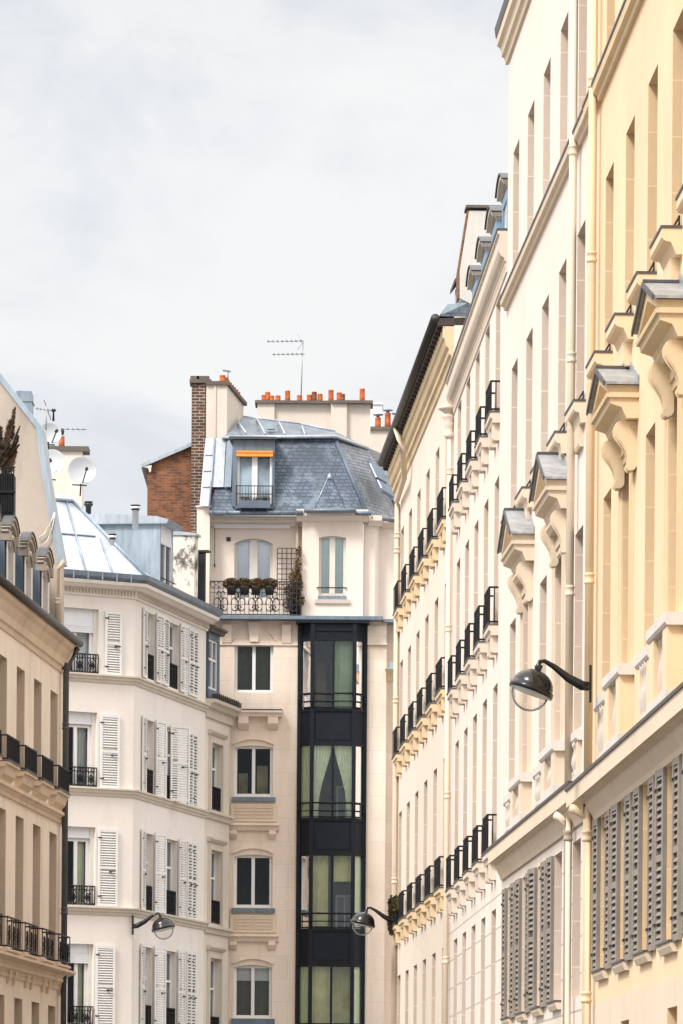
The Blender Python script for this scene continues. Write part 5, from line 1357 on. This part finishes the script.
# long chimney stack at the back with pots
Zq = Zf+3.6
X = lambda x, y=405: WP(x, y, Zq)[0]; Zh = lambda y: WP(310, y, Zq)[2]
m = MB(); zt_ = Zh(404); m.box(X(257.5), X(274.5), -Zq-.7, -Zq+.05, Zh(450), zt_); m.box(X(274.5), X(331), -Zq-.7, -Zq-.05, Zh(450), zt_); m.box(X(331), X(347), -Zq-.7, -Zq+.12, Zh(450), zt_); m.box(X(347), X(370.5), -Zq-.7, -Zq-.0, Zh(470), zt_)
st = part('chimney_stack', m, M['render_chim'], R, WORLD)
m = MB(); m.box(X(255), X(331), -Zq-.78, -Zq+.12, zt_, zt_+.08); m.box(X(331), X(373), -Zq-.78, -Zq+.2, zt_+.002, zt_+.082); part('chimney_cap', m, M['cap_dark'], st)
for (x, y, dark) in ((264,394,0),(267.5,391,0),(271.5,397,0),(277.8,394.5,0),(287.5,389.5,0),(299.5,394,0),(309.3,393.5,0),(314.2,390.5,1),(320,392.5,0),(331,388.5,0),(339.3,391,0),(342.5,392.5,1),(362.3,387,0)):
    m = MB(); pot(m, X(x, y), Zq+.3, zt_+.08, max(.19, Zh(y)-zt_-.07), .078); part('chimney_pot', m, M['terracotta_dark' if dark else 'terracotta'], st)

# ================================================================== brick-gabled building behind, and white block behind right
R = thing('brick_building', WP(170, 1000, Zf+2.2)[:2] + (0,), 'bare red brick gable wall with a sloping pale roof edge, behind the brick chimney', 'building')
Zb = Zf+1.8
pts = [WP(147.5,600,Zb), WP(147.5,466,Zb), WP(192,447.5,Zb), WP(214,440,Zb), WP(214,600,Zb)]
m = MB(); m.plate([(p[0], p[2]) for p in pts[1:4]] + [(pts[4][0], 0), (pts[0][0], 0)], -Zb-5, -Zb); part('brick_wall', m, M['brick_red'], R, WORLD)
a, b = WP(141.5,466.5,Zb), WP(214,438,Zb)
m = MB(); m.plate([(a[0],a[2]-.05),(b[0],b[2]+.02),(b[0],b[2]+.12),(a[0]-.02,a[2]+.04)], -Zb-5.2, -Zb+.15); part('roof', m, M['zinc_roof'], R, WORLD)
m = MB(); a = WP(147.5,465,Zb); m.plate([(a[0]-.12,a[2]-.07),(a[0]+.12,a[2]-.02),(a[0]+.1,a[2]-.2),(a[0]+.06,a[2]-.22),(a[0]+.02,a[2]-.1)], -Zb, -Zb+.14); part('verge_bracket', m, M['stone_pale'], R, WORLD)
Zw = Zf+6.5
R = thing('apartment_building', WP(385, 1000, Zw)[:2]+(0,), 'sliver of cream building with metal-capped orange pots, just left of the dark eave', 'building')
m = MB(); a, b = WP(368,430,Zw), WP(405,430,Zw); m.box(a[0], b[0]+1.5, -Zw-4, -Zw, 0, a[2]); part('wall', m, M['render_chim'], R, WORLD)
m = MB(); m.box(a[0]-.05, b[0]+1.5, -Zw-4, -Zw+.08, a[2], a[2]+.09); part('coping', m, M['cap_dark'], R, WORLD)
for (x, y) in ((378,417),(387.8,412.5),(397,416)):
    p = WP(x, y, Zw+.3); m = MB(); pot(m, p[0], Zw+.3, a[2]+.08, p[2]-a[2]-.1, .09); st = part('chimney_pot', m, M['terracotta'], R, WORLD)
    m = MB(); m.lathe((p[0], -Zw-.3, p[2]-.02), [(.05,0),(.05,.05),(.15,.07),(.15,.1),(0,.12)], 10); part('pot_cowl', m, M['zinc'], st)
Zw = Zf+12
R = thing('chimney_block', WP(376, 1000, Zw)[:2]+(0,), 'plain white block of a far chimney above the sliver of cream wall', 'chimney')
m = MB(); a, b = WP(366,402.5,Zw), WP(382.3,402.5,Zw); m.box(a[0], b[0], -Zw-1, -Zw, 0, a[2]-.06); part('stack', m, M['white_paint'], R, WORLD)
m = MB(); m.box(a[0]-.03, b[0]+.03, -Zw-1, -Zw+.04, a[2]-.06, a[2]); part('coping', m, M['white_metal'], R, WORLD)

# ================================================================== street lamps (wall brackets)
def lamp(F, u, z, label, s=1.0, reach=1.0, tilt=18, drop=0.0, cat='street lamp', oplate=.0, up=.06):
    R = thing('street_lamp', F.w(u, 0, z), label, cat, 'wall-mounted street lamps')
    def P(mb): mb.v = [(x, y, zz) for x, y, zz in mb.v]; return mb
    m = MB(); m.box(-.035*s, .035*s, oplate, oplate+.03*s, -.22*s, .22*s)
    ob = part('wall_plate', m, M['lamp_black'], R, None); ob.rotation_euler = (0,0,F.A)
    m = MB(); r = reach
    pa = [(0,oplate+.03,-.03),(0,oplate+.12*r,-.02),(0,oplate+.3*r,.07),(0,oplate+.48*r,.20),(0,oplate+.60*r,.265),(0,oplate+.66*r,.255),(0,oplate+.69*r,.20),(0,oplate+.695*r,.12)]
    pa = [(a, b, c_*s+up*0) for a, b, c_ in pa]
    m.tube(pa, [.055*s,.06*s,.05*s,.034*s,.026*s,.028*s,.034*s,.03*s], 10)
    ob = part('arm', m, M['lamp_black'], R, None); ob.rotation_euler = (0,0,F.A)
    # head: dome + rim + glass bowl, tilted in the plane of the arm
    hc = Vector((0, oplate+.70*r+.06*s, .15*s-.23*s)); t = math.radians(tilt)
    ax = (0, math.sin(t), math.cos(t))
    hd = MB(); Rr = .25*s
    hd.lathe(hc, [(Rr*1.04,-.03*s),(Rr*1.08,-.03*s),(Rr*1.08,.03*s),(Rr,.035*s)] + [(Rr*math.cos(a), .035*s+Rr*.86*math.sin(a)) for a in [math.radians(x) for x in (10,25,40,55,70,82)]] + [(.03*s,Rr*.9+.03*s),(.03*s,Rr*.9+.09*s)], 28, ax)
    ob = part('lamp_hood', hd, M['lamp_black'], R, None); ob.rotation_euler = (0,0,F.A)
    gb = MB(); gb.lathe(hc, [(Rr*.90*math.cos(a), -.03*s-Rr*.90*math.sin(a)) for a in [math.radians(x) for x in (0,15,30,45,60,75,88)]], 28, ax)
    ob = part('glass_bowl', gb, M['lamp_glass'], R, None); ob.rotation_euler = (0,0,F.A)
    bl = MB(); bl.lathe(hc, [(Rr*1.0,-.034*s),(Rr*1.0,-.031*s)], 28, ax)
    ob = part('reflector', bl, M['white_metal'], R, None); ob.rotation_euler = (0,0,F.A)
    return R
F, u, z = LAMP1
lamp(F, u, z, 'large black street lamp with clear glass bowl in front of the yellow building', 1.0, .93, -20, oplate=.16)
F, u, z = LAMP2
lamp(FB3, FB3.u(397,923,.05), z, 'black street lamp hanging in front of the black steel bay window', 1.0, 1.0, -14, oplate=.02)
F, u, z = LAMP3
lamp(F2, u, z, 'dark street lamp fixed to the corner of the white shuttered building', 1.1, 1.05, -14, oplate=.02)

# ================================================================== plants, planters, dishes, antennas
def foliage(mb, blobs, n, size, seed=1):
    rnd = random.Random(seed); tot = sum(b[3]*b[4]*b[5] for b in blobs)
    for (cx_, co_, cz_, rx, ro, rz) in blobs:
        k = int(n * rx*ro*rz / tot)
        for _ in range(k):
            while True:
                x, y, z = (rnd.uniform(-1,1) for _ in range(3))
                if x*x+y*y+z*z < 1: break
            p = Vector((cx_+x*rx, co_+y*ro, cz_+z*rz)); d = Vector((rnd.gauss(0,1), rnd.gauss(0,1), rnd.gauss(0,1))).normalized(); e = d.orthogonal().normalized(); s = size*rnd.uniform(.6,1.3)
            mb.add([tuple(p-d*s), tuple(p+e*s*.45), tuple(p+d*s), tuple(p-e*s*.45)], [(0,1,2,3)])
def sprigs(mb, base, tip, n, L, seed):
    rnd = random.Random(seed); A, B = Vector(base), Vector(tip); ax = (B-A).normalized()
    for i in range(n):
        t = rnd.random(); p = A.lerp(B, t); side = Vector((rnd.gauss(0,1), rnd.gauss(0,1), rnd.gauss(0,.5))); d = (ax*.9 + side.normalized()*.75).normalized()
        l = L*(1.1-.75*t)*rnd.uniform(.6,1.2); e = d.orthogonal().normalized(); wq_ = l*.09+.004
        q = p + d*l
        mb.add([tuple(p-e*wq_), tuple(p+e*wq_), tuple(q)], [(0,1,2)])
# conifer on the left roof
F = FL1
Yp = 86.0
pc = WP(7, 470, Yp); 
R = thing('conifer_shrub', (pc[0], Yp, WP(7,470,Yp)[2]-.3), 'brown-green spiky conifer growing out of a dark planter on the left roof', 'plant')
m = MB()
bW = lambda x, y, dz=0: (WP(x,y,Yp)[0], -Yp+dz, WP(x,y,Yp)[2])
for i, (x0,y0,x1,y1,L) in enumerate(((4,470,13.5,409,.13),(3,466,9,421,.16),(0,468,1,428,.18),(6,462,20,427,.10),(8,470,18,436,.13),(8,474,16,452,.14),(-3,472,-2,436,.16),(12,440,15.5,408,.08),(6,450,11,420,.12),(2,476,12,462,.15),(9,458,19,445,.09))):
    sprigs(m, bW(x0,y0,(i%3-1)*.08), bW(x1,y1,(i%4-1.5)*.05), 620, L, i)
part('foliage', m, M['conifer'], R, WORLD)
m = MB(); p = WP(3,470,Yp); tube_w(m, [(p[0],Yp,p[2]-.5), (p[0]+.03,Yp,p[2]+.3), WP(11,430,Yp)], [.03,.025,.01], 6); part('stem', m, M['wood_dark'], R, WORLD)
R = thing('planter_box', (pc[0]-.1, Yp, WP(7,512,Yp)[2]), 'black slatted roof planter behind the leftmost dormer, holding the conifer', 'planter')
a = WP(-12,467,Yp-.3); b = WP(13.8,467,Yp-.3); c_ = WP(13.8,512,Yp-.3); mid = WP(0,492,Yp-.3)
m = MB(); m.box(a[0], b[0], -Yp-.25, -Yp+.3, c_[2]-.5, a[2]-.12); part('box', m, M['iron'], R, WORLD)
m = MB()
for k in range(12): x = a[0]+(b[0]-a[0])*k/11; m.box(x-.012, x+.012, -Yp+.31, -Yp+.33, c_[2], a[2])
m.box(a[0]-.0, b[0]+.03, -Yp+.3, -Yp+.34, a[2]-.02, a[2]); m.box(a[0], b[0]+.04, -Yp+.3, -Yp+.36, mid[2]-.02, mid[2]+.02); part('railing', m, M['iron'], R, WORLD)

# flowers on C's dormer
F = FC
def pots(name, label, cat, spots, Y, w, mat='flowers', n=260, r=(.13,.1,.1), group=None, potm='iron_soft'):
    for (x, y) in spots:
        p = WP(x, y, Y); R = thing(name, (p[0], Y, p[2]-.2), label if isinstance(label, str) else label[spots.index((x,y))], cat, group)
        m = MB(); m.lathe((p[0], -Y, p[2]-.24), [(.10,0),(.14,.2),(.15,.22),(.0,.2)], 12); part('pot', m, M[potm], R, WORLD)
        m = MB(); foliage(m, [(p[0], -Y, p[2]+.06, r[0]*1.15, r[1], r[2]), (p[0]+.03, -Y+.08, p[2]-.06, r[0]*.7, .06, .08)], n, .03, int(x)); part('foliage', m, M[mat], R, WORLD)
pots('flower_pot', ['leftmost dark pot of reddish plants hanging on the ornate balcony railing', 'second pot of reddish plants from the left on the ornate balcony railing', 'third pot of reddish plants from the left on the ornate balcony railing', 'rightmost pot of reddish plants on the ornate balcony railing'], 'flower pot', [(231.5,586),(244.5,586),(256,586),(269.5,586)], ZC-.38, .2, 'flowers', 1000, (.21,.15,.16), 'pots along the ornate balcony')
p = WP(254.5,501,ZC-.3); R = thing('flower_box', (p[0], ZC-.3, p[2]-.2), 'dark window box with small reddish flowers under the orange-blind roof window', 'flower box')
m = MB(); m.box(p[0]-.42, p[0]+.42, -ZC+.24, -ZC+.42, p[2]-.2, p[2]); part('box', m, M['lead'], R, WORLD)
m = MB(); foliage(m, [(p[0]+dx, -ZC+.33, p[2]+.05, .11, .08, .07) for dx in (-.32,-.15,.05,.22,.33)], 500, .022, 5); part('foliage', m, M['flowers'], R, WORLD)
# trellis
R = thing('trellis', WP(287, 590, ZC+.3), 'dark square-grid trellis against the wall right of the arched window', 'trellis')
m = MB(); x0, x1 = WP(277.3,570,ZC+.3)[0], WP(296,570,ZC+.3)[0]; z0, z1 = WP(287,600,ZC+.3)[2], WP(287,548.5,ZC+.3)[2]
for k in range(5): x = x0+(x1-x0)*k/4; m.box(x-.012, x+.012, -ZC-.30, -ZC-.28, z0, z1)
for k in range(11): zz = z0+(z1-z0)*k/10; m.box(x0, x1, -ZC-.279, -ZC-.265, zz-.01, zz+.01)
part('lattice', m, M['wood_dark'], R, WORLD)
# climber by the bay
R = thing('climbing_plant', WP(296, 612, ZC-.2), 'tall reddish-brown climbing plant in a dark pot beside the projecting upper bay', 'plant')
m = MB(); bl = []
for (x, y, rx, rz) in ((299,552,.05,.15),(298,566,.08,.2),(295,578,.13,.22),(292,590,.17,.2),(296,600,.2,.2),(290,605,.15,.14),(299,585,.08,.3)):
    q = WP(x, y, ZC-.1); bl.append((q[0], -ZC+.1, q[2], rx*1.35, .16, rz*1.15))
foliage(m, bl, 2100, .036, 8); part('foliage', m, M['shrub'], R, WORLD)
m = MB()
for dx in (0, .08, -.07): q = WP(296,610,ZC-.1); tube_w(m, [(q[0]+dx,ZC-.1,q[2]), (q[0]+.02+dx*.3,ZC-.1,q[2]+.8), (q[0]+.06,ZC-.1,q[2]+1.5)], .009, 5)
part('stem', m, M['wood_dark'], R, WORLD)
q = WP(295,612,ZC-.1); m = MB(); m.lathe((q[0], -ZC+.12, zs1+.001), [(.13,0),(.18,.28),(.19,.3),(0,.28)], 14); part('pot', m, M['iron'], R, WORLD)
# plants on B3's last balcony
F, u, z = IVY
R = thing('balcony_plant', F.w(u+.5, .3, z), 'brown-green bushy plant spilling over the farthest low balcony behind the lamp arm', 'plant')
m = MB(); foliage(m, [(u+.35,.12,z+.30,.5,.10,.30),(u+.1,.14,z+.05,.3,.08,.25),(u+.9,.10,z+.45,.4,.08,.18),(u+.1,.14,z+.5,.25,.08,.18)], 2600, .04, 9); part('foliage', m, M['ivy'], R, F)
m = MB(); m.box(u+.0, u+1.0, .02, .11, z+.03, z+.2); part('trough', m, M['iron'], R, F)

# satellite dishes
def dish(px, py, Y, r, label, az=0.0, el=25, armdir=(-.5,-.3), txt=True, mast=.6):
    p = Vector(WP(px, py, Y)); R = thing('satellite_dish', (p.x, p.y, p.z-.0), label, 'satellite dish', 'satellite dishes on the left roofs')
    a = math.radians(az); e = math.radians(el); ax = Vector((math.sin(a)*math.cos(e), -math.cos(a)*math.cos(e), math.sin(e)))   # pointing direction (world)
    L = Vector((ax.x, -ax.y, ax.z))  # into (u,o,z)
    m = MB(); c0 = Vector((p.x, -p.y, p.z)); n = 7
    prof = [(r*k/n, .16*r*(k/n)**2*1.6) for k in range(n+1)] + [(r*1.02, .26*r), (r*1.0, .24*r)] + [(r*k/n, .16*r*(k/n)**2*1.6-.012) for k in range(n, -1, -1)]
    prof[0] = (0.0001, 0); prof[-1] = (0.0001, -.012)
    m.lathe(c0, prof, 32, tuple(L)); part('reflector', m, M['dish'], R, WORLD)
    side = Vector((1,0,0)); down = (Vector((0,0,-1)) - L*Vector((0,0,-1)).dot(L)).normalized()
    fpt = c0 + L*r*.95 + down*r*.15 + side*r*.25
    m = MB(); base = c0 + down*r*.98 + L*.05; m.tube([tuple(base), tuple(fpt)], .016, 6); m.lathe(tuple(fpt), [(.03,-.05),(.04,-.03),(.04,.05),(.0,.06)], 10, tuple(-L)); part('feed_arm', m, M['iron_soft'], R, WORLD)
    m = MB(); m.tube([tuple(c0-L*.03), tuple(c0-L*.12), (c0.x-.05, c0.y-.14, c0.z-mast)], .022, 6); m.tube([(c0.x-.25, c0.y-.08, c0.z-r*.9), (c0.x+.12, c0.y-.08, c0.z-r*.95)], .018, 6); part('mount', m, M['iron_soft'], R, WORLD)
    return R
dish(82, 471.5, 113.6, .36, 'round white satellite dish in front of the chimney stack, rightmost of the dishes', 8, 12)
dish(51, 465, 112.8, .38, 'large white satellite dish half hidden behind the zinc-edged gable', -15, 20)
dish(50, 434, 113.5, .28, 'small white satellite dish highest on the left skyline beside the gable', 25, 18)
# antennas
def yagi(name, label, mast, booms, Y, r=.02):
    a = WP(*mast[0], Y); R = thing(name, (a[0], Y, a[2]), label, 'antenna')
    m = MB(); tube_w(m, [a, WP(*mast[1], Y)], r, 6); part('mast', m, M['zinc_grey'], R, WORLD)
    for (x0, y0, x1, y1, n, eh) in booms:
        m = MB(); p, q = Vector(WP(x0,y0,Y)), Vector(WP(x1,y1,Y)); tube_w(m, [p, q], .012, 5)
        for k in range(n):
            t = (k+.3)/n; c_ = p.lerp(q, t); tube_w(m, [c_+Vector((-.02,-eh,.0)), c_+Vector((.02,eh,.0))], .010, 4)
            m.box(c_.x-.02, c_.x+.02, -c_.y-.01, -c_.y+.03, c_.z-.025, c_.z+.025)
        part('boom', m, M['zinc_grey'], R, WORLD)
    return R
R = yagi('tv_antenna', 'tall television antenna with two long booms above the orange chimney pots', ((300.8,404),(303,340)), [(267,341.5,304,341,8,.16),(272.5,354.5,305,354,7,.14)], ZC+3.9)
m = MB(); tube_w(m, [WP(297,333.5,ZC+3.9), WP(302.5,342,ZC+3.7)], .008, 4); tube_w(m, [WP(297.5,350,ZC+3.9), WP(302.5,342,ZC+4)], .008, 4); part('reflector', m, M['zinc'], R, WORLD)
R = yagi('tv_antenna', 'low television antenna with a single boom over the single orange pot on the left', ((62.5,444),(62.8,429.5)), [(61,429,87,429.5,5,.1)], 117.8)
m = MB(); p = WP(62.5,431,117.8); m.lathe((p[0],-117.8,p[2]-.1), [(.03,0),(.05,.08),(.03,.16),(0,.18)], 8); tube_w(m, [WP(62,437,117.7), WP(53,443,117.7), WP(50,441,117.7)], .018, 5); part('bracket', m, M['iron_soft'], R, WORLD)
R = yagi('tv_antenna', 'small cluttered antenna on the left skyline just right of the zinc gable edge', ((46,430),(46.5,406)), [(36,408.5,55,411,5,.08)], 112)
m = MB(); p = WP(53.5,411,112); m.lathe((p[0],-112,p[2]), [(.03,-.25),(.02,-.03),(.07,0),(.05,.05),(0,.06)], 8); tube_w(m, [WP(44,400,112), WP(51,420,112)], .01, 4); part('bracket', m, M['iron_soft'], R, WORLD)
R = yagi('tv_antenna', 'tiny antenna standing behind the left-hand row of orange pots', ((228,380),(228,370.5)), [(223,370.5,231,371.5,4,.12)], ZC+1.5)

# ================================================================== sky, sun, camera
w = bpy.data.worlds.new('World'); SC.world = w; w.use_nodes = True; nt = w.node_tree; nt.nodes.clear()
out = N(nt, 'ShaderNodeOutputWorld'); bg = N(nt, 'ShaderNodeBackground'); bg.inputs['Strength'].default_value = .1
sky = N(nt, 'ShaderNodeTexSky', sky_type='NISHITA'); sky.sun_disc = False
SUN_EL, SUN_AZ = math.radians(48), math.radians(222)    # azimuth clockwise from +Y
sky.sun_elevation = SUN_EL; sky.sun_rotation = SUN_AZ
tc = N(nt, 'ShaderNodeTexCoord')
mp = N(nt, 'ShaderNodeMapping'); mp.inputs['Scale'].default_value = (1,1,1.7); mp.inputs['Location'].default_value = (.35,.1,.55); nt.links.new(tc.outputs['Generated'], mp.inputs[0])
n1 = N(nt, 'ShaderNodeTexNoise'); n1.inputs['Scale'].default_value = 10; n1.inputs['Detail'].default_value = 7; n1.inputs['Roughness'].default_value = .6; n1.inputs['Distortion'].default_value = .3
nt.links.new(mp.outputs[0], n1.inputs['Vector'])
sp_ = N(nt, 'ShaderNodeSeparateXYZ'); nt.links.new(tc.outputs['Generated'], sp_.inputs[0])
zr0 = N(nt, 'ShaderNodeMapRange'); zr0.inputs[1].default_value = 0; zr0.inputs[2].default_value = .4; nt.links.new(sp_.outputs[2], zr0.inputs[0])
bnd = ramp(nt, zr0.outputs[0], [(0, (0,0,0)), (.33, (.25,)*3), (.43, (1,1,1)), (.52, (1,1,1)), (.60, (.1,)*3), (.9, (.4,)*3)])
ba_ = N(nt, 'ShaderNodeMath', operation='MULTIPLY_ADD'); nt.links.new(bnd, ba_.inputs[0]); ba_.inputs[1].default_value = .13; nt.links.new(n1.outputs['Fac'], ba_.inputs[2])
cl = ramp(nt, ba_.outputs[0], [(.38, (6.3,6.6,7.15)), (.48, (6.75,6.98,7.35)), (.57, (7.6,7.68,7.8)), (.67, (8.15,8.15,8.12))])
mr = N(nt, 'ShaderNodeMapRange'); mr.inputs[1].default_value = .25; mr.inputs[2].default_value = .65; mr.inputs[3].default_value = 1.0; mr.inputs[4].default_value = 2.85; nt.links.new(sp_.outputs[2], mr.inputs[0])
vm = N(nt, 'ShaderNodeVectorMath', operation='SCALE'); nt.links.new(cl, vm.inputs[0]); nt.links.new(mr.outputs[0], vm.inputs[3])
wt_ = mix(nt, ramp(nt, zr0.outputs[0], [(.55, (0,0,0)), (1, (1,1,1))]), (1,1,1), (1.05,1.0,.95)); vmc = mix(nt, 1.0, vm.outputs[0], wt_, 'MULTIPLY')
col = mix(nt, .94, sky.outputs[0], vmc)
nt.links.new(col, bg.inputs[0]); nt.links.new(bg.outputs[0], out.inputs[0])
sd = bpy.data.lights.new('sun', 'SUN'); sd.energy = 3.0; sd.angle = math.radians(14); sd.color = (1.0, .965, .935)
so = bpy.data.objects.new('sun', sd); COL.objects.link(so)
dirs = Vector((math.sin(SUN_AZ)*math.cos(SUN_EL), math.cos(SUN_AZ)*math.cos(SUN_EL), math.sin(SUN_EL)))
so.rotation_euler = dirs.to_track_quat('Z', 'Y').to_euler()
cd = bpy.data.cameras.new('camera'); co_ = bpy.data.objects.new('camera', cd); COL.objects.link(co_); SC.camera = co_
cd.sensor_fit = 'AUTO'; cd.sensor_width = 36; cd.lens = FPX/1024*36; cd.shift_y = (HY-512)/1024; cd.clip_start = .5; cd.clip_end = 3000
co_.location = (0,0,CAMZ); co_.rotation_euler = (math.radians(90), -ROLL, 0)
SC.view_settings.view_transform = 'Standard'; SC.view_settings.look = 'None'; SC.view_settings.gamma = 1; SC.view_settings.exposure = 0.24
